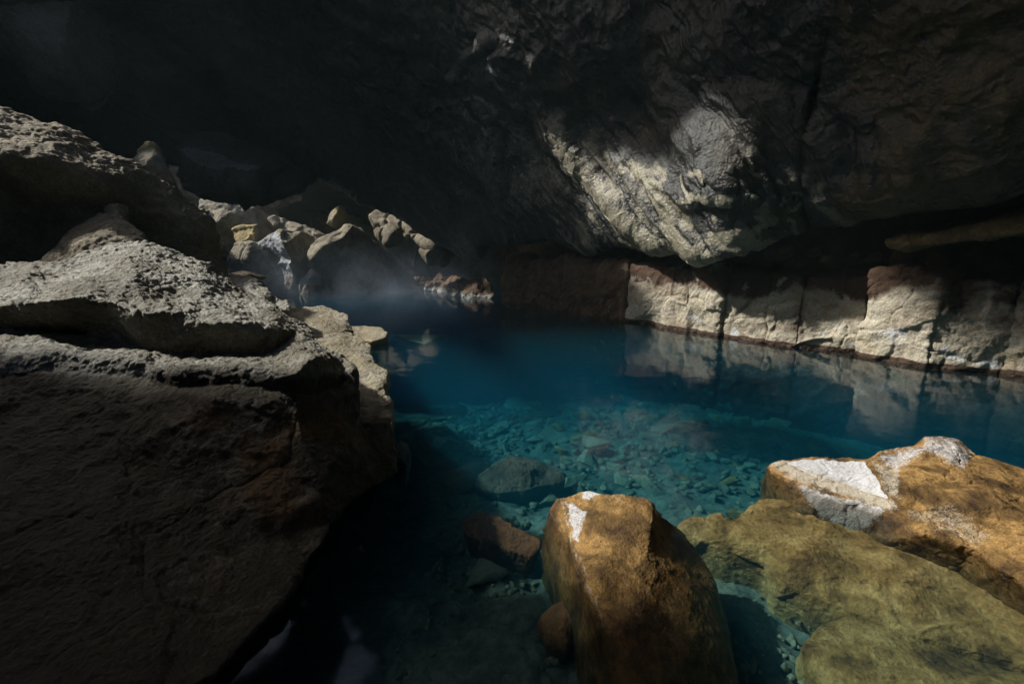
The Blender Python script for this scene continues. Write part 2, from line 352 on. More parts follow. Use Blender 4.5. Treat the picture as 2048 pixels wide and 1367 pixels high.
PALE = [  # mineral streaks, the last a painted light strip: polyline in sheet coordinates, width, strength, relief
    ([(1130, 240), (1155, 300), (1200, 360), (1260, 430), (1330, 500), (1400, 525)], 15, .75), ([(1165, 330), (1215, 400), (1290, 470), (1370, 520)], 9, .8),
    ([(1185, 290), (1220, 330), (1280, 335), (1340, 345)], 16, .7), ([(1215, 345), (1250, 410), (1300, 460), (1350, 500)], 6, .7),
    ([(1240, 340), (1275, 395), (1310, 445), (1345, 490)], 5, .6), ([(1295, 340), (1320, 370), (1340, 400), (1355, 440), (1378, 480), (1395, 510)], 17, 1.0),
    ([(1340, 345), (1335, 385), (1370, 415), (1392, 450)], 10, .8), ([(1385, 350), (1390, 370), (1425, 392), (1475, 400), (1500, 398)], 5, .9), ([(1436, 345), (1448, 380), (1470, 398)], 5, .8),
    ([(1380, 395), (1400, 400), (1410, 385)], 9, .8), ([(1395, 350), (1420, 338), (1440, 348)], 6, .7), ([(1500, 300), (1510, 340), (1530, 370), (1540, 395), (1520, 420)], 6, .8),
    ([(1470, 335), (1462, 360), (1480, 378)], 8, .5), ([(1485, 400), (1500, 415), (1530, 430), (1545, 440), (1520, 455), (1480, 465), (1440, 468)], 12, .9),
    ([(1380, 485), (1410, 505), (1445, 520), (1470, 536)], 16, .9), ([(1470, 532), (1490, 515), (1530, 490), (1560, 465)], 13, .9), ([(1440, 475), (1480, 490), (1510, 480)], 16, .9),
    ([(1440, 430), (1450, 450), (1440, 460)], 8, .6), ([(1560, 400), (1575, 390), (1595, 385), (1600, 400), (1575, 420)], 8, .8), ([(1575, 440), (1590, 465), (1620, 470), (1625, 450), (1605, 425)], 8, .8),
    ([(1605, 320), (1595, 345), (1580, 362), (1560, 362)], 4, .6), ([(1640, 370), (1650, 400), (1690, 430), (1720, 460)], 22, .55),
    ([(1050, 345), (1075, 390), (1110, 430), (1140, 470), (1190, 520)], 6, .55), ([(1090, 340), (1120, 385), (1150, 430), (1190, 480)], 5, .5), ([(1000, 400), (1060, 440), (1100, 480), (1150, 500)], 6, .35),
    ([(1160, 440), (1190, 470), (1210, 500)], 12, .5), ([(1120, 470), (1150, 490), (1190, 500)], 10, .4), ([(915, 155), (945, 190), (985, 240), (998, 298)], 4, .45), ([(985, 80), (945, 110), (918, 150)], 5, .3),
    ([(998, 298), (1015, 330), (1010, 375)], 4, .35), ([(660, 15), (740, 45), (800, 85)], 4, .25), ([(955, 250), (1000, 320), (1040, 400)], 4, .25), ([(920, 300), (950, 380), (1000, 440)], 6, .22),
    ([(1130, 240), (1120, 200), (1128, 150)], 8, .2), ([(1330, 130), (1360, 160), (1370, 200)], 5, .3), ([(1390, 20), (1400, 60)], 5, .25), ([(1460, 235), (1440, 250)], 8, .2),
    ([(540, 350), (620, 362), (700, 396)], 17, 1.2)]  # light on the far ceiling lip, painted as a pale stroke
RIDG = [([(915, 155), (945, 190), (985, 240), (998, 298), (1010, 375)], 9, .12), ([(985, 80), (945, 110), (918, 150)], 9, .10), ([(1130, 240), (1200, 360), (1330, 500)], 14, .10),
        ([(1320, 345), (1350, 420), (1395, 510)], 16, .09), ([(1385, 355), (1425, 392), (1500, 402)], 9, .07), ([(1440, 345), (1470, 398)], 8, .06), ([(1505, 300), (1540, 395), (1520, 420)], 9, .07),
        ([(1460, 340), (1458, 372)], 10, .04), ([(1050, 345), (1140, 470)], 10, .09), ([(660, 15), (800, 85)], 9, .10), ([(1740, 200), (1735, 300), (1750, 345)], 12, .07), ([(1700, 360), (1850, 350), (2048, 300)], 14, .08)]
GROO = [([(1650, 60), (1640, 150), (1622, 230), (1608, 300), (1610, 370), (1606, 425), (1635, 480)], 7.5, .38), ([(1410, 420), (1420, 460)], 20, .10), ([(1480, 420), (1470, 450)], 10, .08), ([(1435, 375), (1425, 380)], 12, .06),
        ([(1545, 425), (1560, 435)], 7, .08), ([(1515, 340), (1530, 385)], 4, .05), ([(1250, 370), (1290, 430)], 8, .05), ([(1060, 250), (1080, 320)], 26, .15), ([(1430, 150), (1600, 180)], 30, .08), ([(1700, 250), (1710, 340)], 22, .08)]
def ceil_pre(V, F, q):
    n = normals(V, F); D = np.linalg.norm(V-np.array([0, 0, CAMZ]), axis=1)/8
    wq = q+np.stack([fbm(V*1.7, 3), fbm(V*1.7+9, 3)], 1)*14
    d = np.zeros(len(V))
    for l, wd, a in RIDG: d += a*(.9 if a > .095 else .35)*seg_mask(wq, l, wd*1.2)
    for l, wd, a in GROO: d -= a*(1 if wd < 6 or wd > 20 else .4)*seg_mask(wq, l, wd)
    return V+n*(d*np.minimum(1.3, D+0.2))[:, None]
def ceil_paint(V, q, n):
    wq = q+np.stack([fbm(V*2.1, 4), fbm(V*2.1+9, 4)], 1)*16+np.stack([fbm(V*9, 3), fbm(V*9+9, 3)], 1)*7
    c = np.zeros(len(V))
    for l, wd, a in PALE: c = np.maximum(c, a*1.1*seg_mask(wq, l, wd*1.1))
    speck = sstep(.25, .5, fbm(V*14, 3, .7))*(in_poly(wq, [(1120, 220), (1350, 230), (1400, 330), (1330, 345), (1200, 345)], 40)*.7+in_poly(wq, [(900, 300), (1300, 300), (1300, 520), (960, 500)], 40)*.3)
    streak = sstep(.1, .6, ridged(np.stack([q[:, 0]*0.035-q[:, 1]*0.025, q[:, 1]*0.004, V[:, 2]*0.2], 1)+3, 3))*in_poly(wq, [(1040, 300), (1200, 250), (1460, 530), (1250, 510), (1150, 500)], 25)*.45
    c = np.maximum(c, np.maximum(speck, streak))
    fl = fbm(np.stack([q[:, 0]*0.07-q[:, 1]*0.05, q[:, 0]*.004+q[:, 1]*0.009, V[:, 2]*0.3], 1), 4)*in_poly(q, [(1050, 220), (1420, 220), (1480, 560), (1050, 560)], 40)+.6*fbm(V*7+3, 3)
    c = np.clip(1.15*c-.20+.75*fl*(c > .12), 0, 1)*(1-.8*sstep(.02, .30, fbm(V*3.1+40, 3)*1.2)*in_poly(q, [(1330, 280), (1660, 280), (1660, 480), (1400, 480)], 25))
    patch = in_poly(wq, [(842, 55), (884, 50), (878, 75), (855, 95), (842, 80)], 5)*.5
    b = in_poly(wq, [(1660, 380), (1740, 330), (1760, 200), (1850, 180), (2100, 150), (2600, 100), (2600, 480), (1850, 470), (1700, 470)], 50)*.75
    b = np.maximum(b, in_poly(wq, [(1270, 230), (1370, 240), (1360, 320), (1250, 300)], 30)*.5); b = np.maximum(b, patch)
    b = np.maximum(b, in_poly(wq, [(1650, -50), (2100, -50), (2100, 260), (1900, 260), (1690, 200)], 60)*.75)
    return {'crust': c, 'crust_or_shade': b*(0.7+0.5*fbm(V*3, 3))}
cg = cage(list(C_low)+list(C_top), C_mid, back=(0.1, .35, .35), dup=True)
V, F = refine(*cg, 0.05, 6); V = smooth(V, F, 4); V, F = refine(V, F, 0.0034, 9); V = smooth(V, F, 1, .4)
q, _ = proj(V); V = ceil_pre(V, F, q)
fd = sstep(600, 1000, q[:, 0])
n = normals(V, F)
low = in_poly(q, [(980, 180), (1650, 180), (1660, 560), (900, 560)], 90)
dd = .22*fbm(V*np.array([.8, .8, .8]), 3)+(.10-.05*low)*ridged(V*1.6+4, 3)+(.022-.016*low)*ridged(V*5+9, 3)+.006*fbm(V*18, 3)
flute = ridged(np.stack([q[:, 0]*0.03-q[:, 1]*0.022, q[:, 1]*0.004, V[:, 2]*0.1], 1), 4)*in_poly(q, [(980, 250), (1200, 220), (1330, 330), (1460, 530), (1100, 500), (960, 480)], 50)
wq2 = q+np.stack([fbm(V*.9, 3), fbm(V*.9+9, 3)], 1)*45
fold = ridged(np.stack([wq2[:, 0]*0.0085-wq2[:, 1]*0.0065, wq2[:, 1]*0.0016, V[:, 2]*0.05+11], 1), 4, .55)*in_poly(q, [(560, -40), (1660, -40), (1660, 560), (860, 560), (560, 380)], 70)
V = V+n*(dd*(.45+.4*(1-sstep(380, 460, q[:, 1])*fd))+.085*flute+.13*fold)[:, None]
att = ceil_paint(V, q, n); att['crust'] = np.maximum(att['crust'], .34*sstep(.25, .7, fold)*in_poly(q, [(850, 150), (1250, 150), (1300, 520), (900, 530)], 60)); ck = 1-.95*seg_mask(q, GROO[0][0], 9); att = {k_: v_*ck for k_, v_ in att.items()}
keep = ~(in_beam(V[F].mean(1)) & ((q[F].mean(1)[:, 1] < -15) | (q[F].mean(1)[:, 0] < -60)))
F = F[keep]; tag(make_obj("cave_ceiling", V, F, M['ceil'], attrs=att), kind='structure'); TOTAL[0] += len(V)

# added unseen blocker along the sun's rays: hides a roof opening from reflection
th = np.linspace(0, 2*math.pi, 90, endpoint=False)[:, None]; ph = np.linspace(-math.pi/2+.01, math.pi/2-.01, 70)[None, :]
e1 = SUN; e2 = np.array([SUN[1], -SUN[0], 0])/math.hypot(SUN[0], SUN[1]); e3 = np.cross(e1, e2)
V = (np.array([-2.75, 5.6, 4.45])+e1*2.9)+(3.1*np.sin(ph)+0*th)[..., None]*e1+(.95*np.cos(th)*np.cos(ph)**.4)[..., None]*e2+(.62*np.sin(th)*np.cos(ph)**.4)[..., None]*e3
V = V.reshape(-1, 3); F = grid_faces(90, 70, True)[:, ::-1]; V = V+normals(V, F)*(.12*fbm(V*1.4, 4))[:, None]
tag(make_obj("reflection_blocker", V, F, M['shell']), kind='structure')

# back wall behind the ledge, up to the ceiling
def W(px, py, off=0.0):
    a = P(px, py, z=0.0); return np.array([a[0]+0.81*off, a[1]+0.58*off, 0.0])
WL = [(1000, 601), (1120, 618), (1250, 640), (1375, 662), (1530, 686), (1720, 708), (1852, 733), (2005, 746), (2200, 775), (2500, 830)]
S = np.array([W(*p, off=.55) for p in WL]); nn_ = 140; tt = np.linspace(0, len(WL)-1, nn_)
S = np.stack([np.interp(tt, range(len(WL)), S[:, k]) for k in range(3)], 1)
A0 = S[0]+(S[0]-S[12])*.3+np.array([.5, .3, 0]); S = np.concatenate([np.linspace(A0, S[0], 30)[:-1], S])
hz = np.linspace(-1.5, 3.6, 60); V = np.repeat(S[:, None, :], 60, 1); V[:, :, 2] = hz[None, :]
V[:, :, 0] += 0.10*np.maximum(0, hz-1)[None, :]; V = V.reshape(-1, 3); F = grid_faces(len(S), 60)
V = V+normals(V, F)*(.18*fbm(V*1.5, 5)+.08*ridged(V*3, 3))[:, None]
tag(make_obj("cave_wall", V, F, M['brown'], attrs={'crust': np.zeros(len(V))}), kind='structure')

# rear wall of the back chamber
xs = np.linspace(-14, 3, 120); zs = np.linspace(-1, 7, 60); X, Z = np.meshgrid(xs, zs, indexing='ij')
V = np.stack([X, 20.3-.18*(X+5)**2*.1-.12*Z, Z], -1).reshape(-1, 3); F = grid_faces(120, 60)
V = V+normals(V, F)*(.5*fbm(V*.5, 5)+.25*ridged(V*1.2, 3))[:, None]
tag(make_obj("rear_wall", V, F, M['brown'], attrs={'crust': np.zeros(len(V))}), kind='structure')

# ------------------------------------------------------------------ the cracked ledge along the right waterline
ledge = bpy.data.objects.new("rock_ledge", None); scn.collection.objects.link(ledge)
tag(ledge, "long pale rock ledge split by upright cracks, running along the right waterline under the overhang", "rock ledge")
def block(pa, pb, top, mat, lean=.10, bulge=.03, seed=0.0, gap=-.012, rnd=1, front=0.0, label=None):
    a, b = W(*pa), W(*pb); u = (b-a)/np.linalg.norm(b-a); nrm = np.array([-0.81, -0.58, 0.0])
    nrm = np.array([u[1], -u[0], 0.0]); nrm = nrm if nrm[0] < 0 else -nrm
    a = a+u*gap+nrm*front; b = b-u*gap+nrm*front; L_ = np.linalg.norm(b-a)
    t0, t1 = top if isinstance(top, tuple) else (top, top)
    V = []
    for (f, zt) in ((0, t0), (1, t1)):
        for zz in (-1.4, 0.02, zt*.55, zt):
            s = a+u*L_*f
            V.append(s+np.array([0, 0, zz])-nrm*(lean*max(0, zz)/1.0)+nrm*(bulge if zz == zt*.55 else 0))
        for zz in (-1.4, zt+.06): V.append(a+u*L_*f-nrm*0.9+np.array([0, 0, zz]))
    V = np.array(V); F = []
    l, r = list(range(6)), list(range(6, 12))
    for i in range(3): F += [[l[i], r[i], r[i+1]], [l[i], r[i+1], l[i+1]]]
    F += [[l[3], r[3], r[5]], [l[3], r[5], l[5]], [l[5], r[5], r[4]], [l[5], r[4], l[4]], [l[4], r[4], r[0]], [l[4], r[0], l[0]]]
    for s in (l, r): F += [[s[0], s[1], s[4]], [s[1], s[5], s[4]], [s[1], s[2], s[5]], [s[2], s[3], s[5]]]
    def pre(V, F, q):
        V = V.copy(); V[:, 2] += np.maximum(0, V[:, 2]-.5)*(.35*fbm(V*np.array([1.6, 1.6, .3]), 3)); return V
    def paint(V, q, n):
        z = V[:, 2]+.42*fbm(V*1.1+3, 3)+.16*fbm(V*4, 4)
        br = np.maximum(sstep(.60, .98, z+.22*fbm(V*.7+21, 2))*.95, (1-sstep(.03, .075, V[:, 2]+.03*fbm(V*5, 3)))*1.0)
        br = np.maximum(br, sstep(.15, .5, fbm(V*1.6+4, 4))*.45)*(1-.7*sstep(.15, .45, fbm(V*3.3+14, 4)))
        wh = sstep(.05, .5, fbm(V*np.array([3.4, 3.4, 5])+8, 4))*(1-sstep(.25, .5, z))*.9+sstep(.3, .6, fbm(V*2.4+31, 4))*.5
        if mat is M['brown']: return {'crust': wh*(1-sstep(.1, .3, V[:, 2]))*.6, 'crust_or_shade': 0*wh}
        return {'crust': br, 'crust_or_shade': wh*(1-br)}
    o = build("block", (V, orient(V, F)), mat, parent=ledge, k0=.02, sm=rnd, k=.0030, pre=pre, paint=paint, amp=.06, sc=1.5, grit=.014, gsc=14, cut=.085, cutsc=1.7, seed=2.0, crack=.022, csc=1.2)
    if label: o["label"] = label
    return o
bl = [((1000, 601), (1120, 618), 1.12, 'brown', .1, 31), ((1120, 618), (1248, 640), (1.14, 1.05), 'brown', .08, 32), ((1250, 640), (1368, 662), (1.0, 1.0), 'ledge', .06, 3), ((1368, 661), (1440, 672), (1.05, 1.05), 'ledge', .03, 4),
      ((1440, 673), (1532, 686), (1.02, 1.0), 'ledge', .12, 5), ((1532, 686), (1590, 693), (1.0, 1.0), 'ledge', .06, 6), ((1590, 693), (1718, 707), (1.0, 1.02), 'ledge', .08, 7), ((1718, 708), (1852, 733), (1.08, 1.0), 'ledge', .03, 8),
      ((1852, 733), (2005, 746), (.92, .95), 'ledge', .05, 9), ((2005, 746), (2200, 775), (.98, 1.0), 'ledge', .05, 10), ((2200, 775), (2500, 830), 1.0, 'ledge', .05, 11)]
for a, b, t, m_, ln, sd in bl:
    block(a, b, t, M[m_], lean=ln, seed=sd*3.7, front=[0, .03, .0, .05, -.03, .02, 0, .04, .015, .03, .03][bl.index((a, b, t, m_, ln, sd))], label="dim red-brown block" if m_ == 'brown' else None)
# protruding shelf below the right side of the ceiling
build("hanging_slab", cage([(1770, 480, 5.25), (1850, 470, 4.95), (2048, 425, 4.38), (2400, 370, 3.8), (2400, 430, 3.7), (2048, 462, 4.28), (1930, 487, 4.6), (1850, 493, 4.85), (1815, 500, 5.0), (1780, 492, 5.15)], back=(.7, .6, .12), shrink=.97),
      M['shelf'], "long ochre rock shelf jutting out just above the dark gap at the right edge", "hanging rock", k0=.02, sm=1, amp=.05, sc=3, grit=.012, gsc=20, cut=.05, cutsc=4)

# ------------------------------------------------------------------ left foreground boulder
def lines_cage(outline, lines, inner=(), **kw):
    pts = []; cr = []; n0 = len(outline)
    for l in lines:
        s = n0+len(pts); pts += l; cr += [(s+i, s+i+1) for i in range(len(l)-1)]
    return cage(outline, pts+list(inner), cr, **kw)
bo = [(-300, 1300, 1.15), (-300, 1000, 1.5), (-300, 800, 1.9), (-300, 560, 2.9), (-100, 525, 3.2), (0, 523, 3.4), (60, 519, 3.45), (115, 522, 3.5), (180, 497, 3.8), (215, 483, 3.9), (285, 479, 4.0), (340, 494, 4.0), (410, 519, 4.0), (445, 544, 4.0),
      (480, 574, 3.9), (540, 603, 3.75), (590, 638, 3.5), (622, 660, 3.3), (640, 690, 3.05), (688, 718, 2.8), (710, 733, 2.65), (713, 775, 2.6), (723, 850, 2.55), (730, 856, 2.6), (785, 836, 2.95), (791, 870, 2.8), (793, 940, 2.48), (762, 966, 2.32), (700, 1010, 2.09), (655, 1045, 1.94), (640, 1090, 1.77),
      (600, 1150, 1.58), (560, 1220, 1.40), (480, 1300, 1.24), (420, 1367, 1.12), (300, 1500, .94), (-150, 1560, .87)]
bl_ = [[(-200, 765, 2.2), (0, 755, 2.27), (130, 740, 2.33), (290, 755, 2.31), (370, 775, 2.24), (480, 770, 2.27), (592, 785, 2.27), (688, 765, 2.66)], [(-200, 735, 2.2), (0, 722, 2.30), (130, 702, 2.38), (180, 714, 2.38), (290, 717, 2.36), (310, 738, 2.28), (370, 741, 2.25), (480, 731, 2.3), (592, 747, 2.25), (622, 715, 2.42)],
       [(-200, 640, 2.8), (0, 652, 2.84), (60, 662, 2.84), (170, 672, 2.86), (300, 705, 2.66), (420, 712, 2.64), (540, 712, 2.66), (562, 690, 2.80)],
       [(-200, 590, 2.66), (0, 612, 2.68), (60, 606, 2.58), (120, 598, 2.58), (180, 590, 2.62), (230, 604, 2.58), (260, 622, 2.56), (305, 626, 2.54), (330, 605, 2.62), (370, 622, 2.58), (400, 645, 2.52), (470, 645, 2.56), (548, 658, 2.72)],
       [(250, 530, 3.4), (262, 560, 3.1), (330, 590, 3.1), (400, 590, 3.2)], [(598, 655, 3.2), (596, 690, 2.75), (600, 715, 2.5)], [(720, 905, 2.36), (700, 975, 2.14)], [(400, 800, 2.12), (350, 960, 1.88), (330, 1100, 1.58)]]
bi = [(100, 560, 3.1), (180, 545, 3.35), (400, 555, 3.6), (480, 610, 3.4), (620, 690, 2.85), (660, 712, 2.72), (150, 830, 2.08), (250, 920, 1.94), (480, 900, 2.03), (600, 850, 2.17), (640, 990, 1.98), (400, 1150, 1.5), (150, 1150, 1.38), (200, 1350, 1.08),
      (520, 1080, 1.7), (700, 900, 2.3), (675, 800, 2.42), (765, 900, 2.58), (500, 800, 2.19), (60, 950, 1.78)]
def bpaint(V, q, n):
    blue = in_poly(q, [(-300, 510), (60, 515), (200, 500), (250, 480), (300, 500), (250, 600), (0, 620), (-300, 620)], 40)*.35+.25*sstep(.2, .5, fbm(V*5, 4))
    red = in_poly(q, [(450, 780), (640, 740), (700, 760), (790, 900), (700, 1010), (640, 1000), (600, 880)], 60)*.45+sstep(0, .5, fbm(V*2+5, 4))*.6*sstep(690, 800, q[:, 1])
    fr_ = sstep(735, 765, q[:, 1]); g_ = fr_*in_poly(q, [(330, 760), (700, 740), (790, 880), (790, 950), (640, 1100), (420, 1300), (330, 1150)], 120)*(.55+.9*fbm(V*3.2+2, 4)); return {'crust': np.clip(g_, 0, 1), 'crust_or_shade': fr_*.95*(1-np.clip(g_, 0, 1))}  # front: brown stain, with its shade painted in as extra darkness
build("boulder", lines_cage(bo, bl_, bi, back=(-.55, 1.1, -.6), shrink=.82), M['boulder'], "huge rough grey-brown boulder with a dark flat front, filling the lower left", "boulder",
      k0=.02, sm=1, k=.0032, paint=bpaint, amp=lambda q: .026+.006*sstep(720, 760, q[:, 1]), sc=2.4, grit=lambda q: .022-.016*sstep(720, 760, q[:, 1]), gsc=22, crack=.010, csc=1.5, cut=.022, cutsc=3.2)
# ridge rock behind it
ro = [(-400, 100, 4.6), (-150, 165, 4.7), (0, 200, 4.8), (100, 232, 4.9), (180, 268, 5.0), (215, 285, 5.0), (262, 296, 5.05), (300, 325, 5.1), (350, 358, 5.2), (400, 395, 5.3), (430, 420, 5.35), (440, 450, 5.3), (438, 485, 5.25), (452, 508, 5.2), (456, 535, 5.1), (440, 570, 4.9),
      (300, 620, 4.6), (100, 640, 4.5), (-400, 640, 4.3)]
rl = [[(-300, 280, 4.0), (-100, 300, 4.0), (0, 308, 4.05), (90, 318, 4.1), (170, 352, 4.3), (230, 385, 4.45), (300, 425, 4.65), (360, 445, 4.8), (420, 468, 5.0)],
      [(-100, 400, 4.5), (60, 440, 4.6), (170, 430, 4.6), (250, 450, 4.7), (340, 480, 4.85), (400, 520, 4.95)]]
build("boulder", lines_cage(ro, rl, [(200, 310, 4.7), (60, 250, 4.6), (320, 380, 4.95)], back=(-.8, .9, -1.6), shrink=.85), M['ridge'], "long pitted boulder sloping down from the left edge, speckled top and black underside", "boulder",
      k0=.03, sm=2, k=.0030, amp=.05, sc=1.8, grit=.028, gsc=15, cut=.0)
fo = [(60, 520, 3.9), (100, 488, 4.0), (150, 450, 4.2), (190, 424, 4.3), (212, 420, 4.32), (205, 400, 4.4), (228, 388, 4.42), (256, 398, 4.42), (252, 432, 4.35), (288, 460, 4.25), (300, 485, 4.15), (290, 520, 4.0), (180, 560, 3.8), (60, 560, 3.8)]
build("rock", cage(fo, [(170, 480, 3.9), (230, 480, 3.95), (190, 440, 4.15)], back=(-.3, .4, -.6), shrink=.8), M['ridge'], "small olive hump of rock wedged between the huge and the long pitted boulder", "rock", k0=.02, sm=2, amp=.02, sc=4, grit=.012, gsc=25)
build("rock", cage([(430, 585, 4.6), (445, 556, 4.75), (452, 549, 4.8), (495, 548, 4.85), (520, 556, 4.8), (535, 572, 4.7), (548, 590, 4.6), (572, 594, 4.5), (586, 606, 4.4), (583, 616, 4.35), (555, 640, 4.2), (450, 640, 4.2)], [(490, 570, 4.55), (530, 600, 4.3)], back=(-.4, .5, -.5), shrink=.8),
      M['boulder'], "small bright rough rock peeping over the shoulder of the big foreground boulder", "rock", k0=.02, sm=1, amp=.025, sc=5, grit=.012, gsc=24)
build("stone", cage([(450, 546, 5.6), (470, 540, 5.7), (490, 541, 5.7), (497, 548, 5.6), (480, 553, 5.5), (455, 553, 5.5)], back=(0, .5, -.08)), M['ridge'], "thin flat stone lying on the small bright rock beside the misty water", "stone", k0=.02, sm=1, amp=.01, sc=6, grit=.004)
so_ = [(560, 640, 4.6), (583, 613, 5.2), (640, 609, 5.5), (668, 616, 5.4), (697, 628, 5.2), (699, 645, 5.0), (708, 662, 4.8), (733, 678, 4.55), (744, 690, 4.4), (742, 708, 4.2), (748, 722, 4.05), (765, 735, 3.85), (781, 743, 3.75), (784, 765, 3.55), (777, 772, 3.5), (786, 800, 3.35), (789, 838, 3.15), (794, 900, 2.95), (770, 950, 2.9), (700, 900, 2.9), (640, 780, 3.3), (590, 690, 4.0)]
build("slab", lines_cage(so_, [[(700, 700, 4.15), (735, 735, 3.75), (760, 760, 3.5)]], [(650, 650, 4.65), (700, 760, 3.55), (740, 800, 3.25)], back=(-.4, .3, -1.0), shrink=.9), M['slab'], "pale smooth sloping rock slab between the big boulder and the blue water", "rock slab",
      k0=.02, sm=1, amp=.022, sc=3, grit=.006, gsc=26, cut=.03, cutsc=3, stretch=(1, 1, 1.6))
build("rock", cage([(700, 650, 6.9), (730, 650, 7.0), (762, 653, 6.8), (776, 663, 6.5), (772, 674, 6.3), (745, 682, 6.1), (715, 680, 6.15), (700, 668, 6.4)], [(735, 660, 6.65), (755, 664, 6.5)], back=(-.1, .25, -.6), shrink=1.0), M['slab'],
      "low flat rock with a white waterline rim just off the pale slab", "rock", k0=.01, sm=1, amp=.012, sc=6, grit=.003, paint=lambda V, q, n: {'crust': (V[:, 2] > .03)*(V[:, 2] < .09)*.9, 'crust_or_shade': (V[:, 2] > .07)*.3})
build("rock_flake", cage([(778, 667, None, -.16), (840, 668, None, -.17), (895, 667, None, -.17), (868, 678, None, -.18), (850, 688, None, -.19), (820, 680, None, -.18)], back=(0, .15, -.12)), M['boulder'], "thin pointed rock flake just under the surface beyond the flat white-rimmed rock", "rock", k0=.01, sm=1, amp=.006, sc=6)
build("stone", cage([(786, 885, 2.95), (800, 874, 3.0), (815, 882, 3.0), (822, 905, 2.95), (812, 925, 2.85), (790, 915, 2.85)], back=(-.05, .15, -.3)), M['boulder'], "small wet dark stone at the right foot of the big boulder", "stone", k0=.01, sm=1, amp=.012, sc=9, grit=.003)

# ------------------------------------------------------------------ two pale-topped rocks in the foreground
co = [(1100, 1012, None, .02), (1112, 992, None, .07), (1135, 988, None, .10), (1160, 978, None, .13), (1182, 974, None, .14), (1205, 984, None, .14), (1255, 983, None, .15), (1292, 988, None, .15), (1308, 1000, None, .13), (1318, 1022, None, .10), (1330, 1032, None, .07),
      (1368, 1058, None, -.04), (1400, 1100, None, -.09), (1432, 1160, None, -.14), (1458, 1240, None, -.18), (1475, 1340, None, -.22), (1490, 1480, None, -.25), (1300, 1560, None, -.25), (1180, 1480, None, -.30), (1165, 1340, None, -.28), (1145, 1230, None, -.24), (1110, 1150, None, -.19), (1085, 1060, None, -.10)]
cl_ = [[(1124, 998, None, .09), (1144, 1060, None, .065), (1165, 1125, None, .05), (1188, 1190, None, .035), (1206, 1245, None, .015), (1235, 1330, None, -.03), (1270, 1450, None, -.06)],
       [(1296, 1000, None, .15), (1302, 1050, None, .12), (1292, 1110, None, .075), (1275, 1180, None, .03), (1290, 1260, None, -.01), (1330, 1380, None, -.05)], [(1175, 1000, None, .11), (1185, 1060, None, .09), (1205, 1140, None, .065)]]
def cpaint(V, q, n):
    wq = q+np.stack([fbm(V*20, 3), fbm(V*20+9, 3)], 1)*8
    c = np.maximum(in_poly(wq, [(1130, 1002), (1148, 1006), (1176, 1025), (1168, 1045), (1154, 1085), (1146, 1070)], 5)*.6, in_poly(wq, [(1165, 980), (1185, 978), (1200, 990), (1180, 1000), (1168, 998)], 4)*.8)
    e = np.maximum(seg_mask(wq, [(1124, 1005), (1146, 1085), (1186, 1190), (1203, 1250)], 5), seg_mask(wq, [(1110, 998), (1180, 985), (1290, 992), (1325, 1030)], 10)*.8)
    e = np.maximum(e, in_poly(wq, [(1200, 985), (1290, 990), (1280, 1020), (1220, 1015)], 15)*.7)
    return {'crust': c, 'crust_or_shade': e*.5*(.6+fbm(V*30, 3))}
build("rock", lines_cage(co, cl_, [(1240, 1080, None, .105), (1225, 1020, None, .125), (1360, 1150, None, -.02), (1400, 1260, None, -.08)], back=(0, .10, -.5), shrink=1.0), M['ochre'], "ochre pointed rock rising from the water at bottom centre, small white patch left", "rock",
      k0=.014, sm=3, k=.0026, paint=cpaint, amp=.010, sc=6, grit=.0022, gsc=90)
rr = [(1532, 932, None, .01), (1546, 919, None, .05), (1600, 911, None, .07), (1680, 911, None, .085), (1738, 916, None, .10), (1755, 903, None, .13), (1800, 893, None, .15), (1838, 884, None, .17), (1852, 869, None, .21), (1880, 867, None, .22), (1915, 874, None, .21), (1935, 888, None, .18), (1958, 908, None, .14), (2048, 935, None, .09), (2200, 975, None, .03), (2450, 1040, None, -.05),
      (2450, 1300, None, -.10), (2100, 1260, None, -.16), (1900, 1160, None, -.22), (1700, 1100, None, -.24), (1600, 1060, None, -.20), (1552, 985, None, -.10)]
rl_ = [[(1540, 935, None, .03), (1580, 958, None, .03), (1650, 985, None, .03), (1740, 1010, None, .03), (1785, 1026, None, .03), (1850, 1066, None, .03), (1950, 1098, None, .03), (2010, 1140, None, .03), (2100, 1200, None, .02)],
       [(1562, 928, None, .045), (1600, 944, None, .05), (1690, 970, None, .05), (1772, 1000, None, .055)], [(1738, 920, None, .10), (1758, 950, None, .11), (1775, 985, None, .09), (1795, 1015, None, .07)],
       [(1850, 900, None, .19), (1900, 940, None, .17), (1990, 1000, None, .14), (2100, 1080, None, .10)]]
def rpaint(V, q, n):
    wq = q+np.stack([fbm(V*16, 3), fbm(V*16+9, 3)], 1)*9
    c = in_poly(q+np.stack([fbm(V*25, 3), fbm(V*25+9, 3)], 1)*4, [(1575, 925), (1610, 918), (1728, 922), (1750, 955), (1776, 995), (1690, 968), (1610, 945)], 4)*1.5
    c = np.maximum(c, in_poly(wq, [(1600, 970), (1680, 998), (1765, 1020), (1740, 1045), (1700, 1060), (1640, 1030)], 14)*1.1)  # white facet's reflection in the water, painted on the submerged side
    c = np.maximum(c, in_poly(wq, [(1750, 910), (1840, 888), (1860, 870), (1910, 872), (1950, 905), (1930, 940), (1850, 905), (1790, 945)], 14)*.5)
    e = np.maximum(seg_mask(wq, [(1550, 925), (1600, 950), (1690, 978), (1780, 1012)], 14), in_poly(wq, [(1740, 915), (1800, 940), (1800, 1000), (1775, 990)], 8)*.7)
    e = np.maximum(e, in_poly(wq, [(1800, 1020), (1900, 1000), (1990, 1070), (1960, 1095), (1860, 1060)], 20)*.5)
    return {'crust': c, 'crust_or_shade': e*.75}
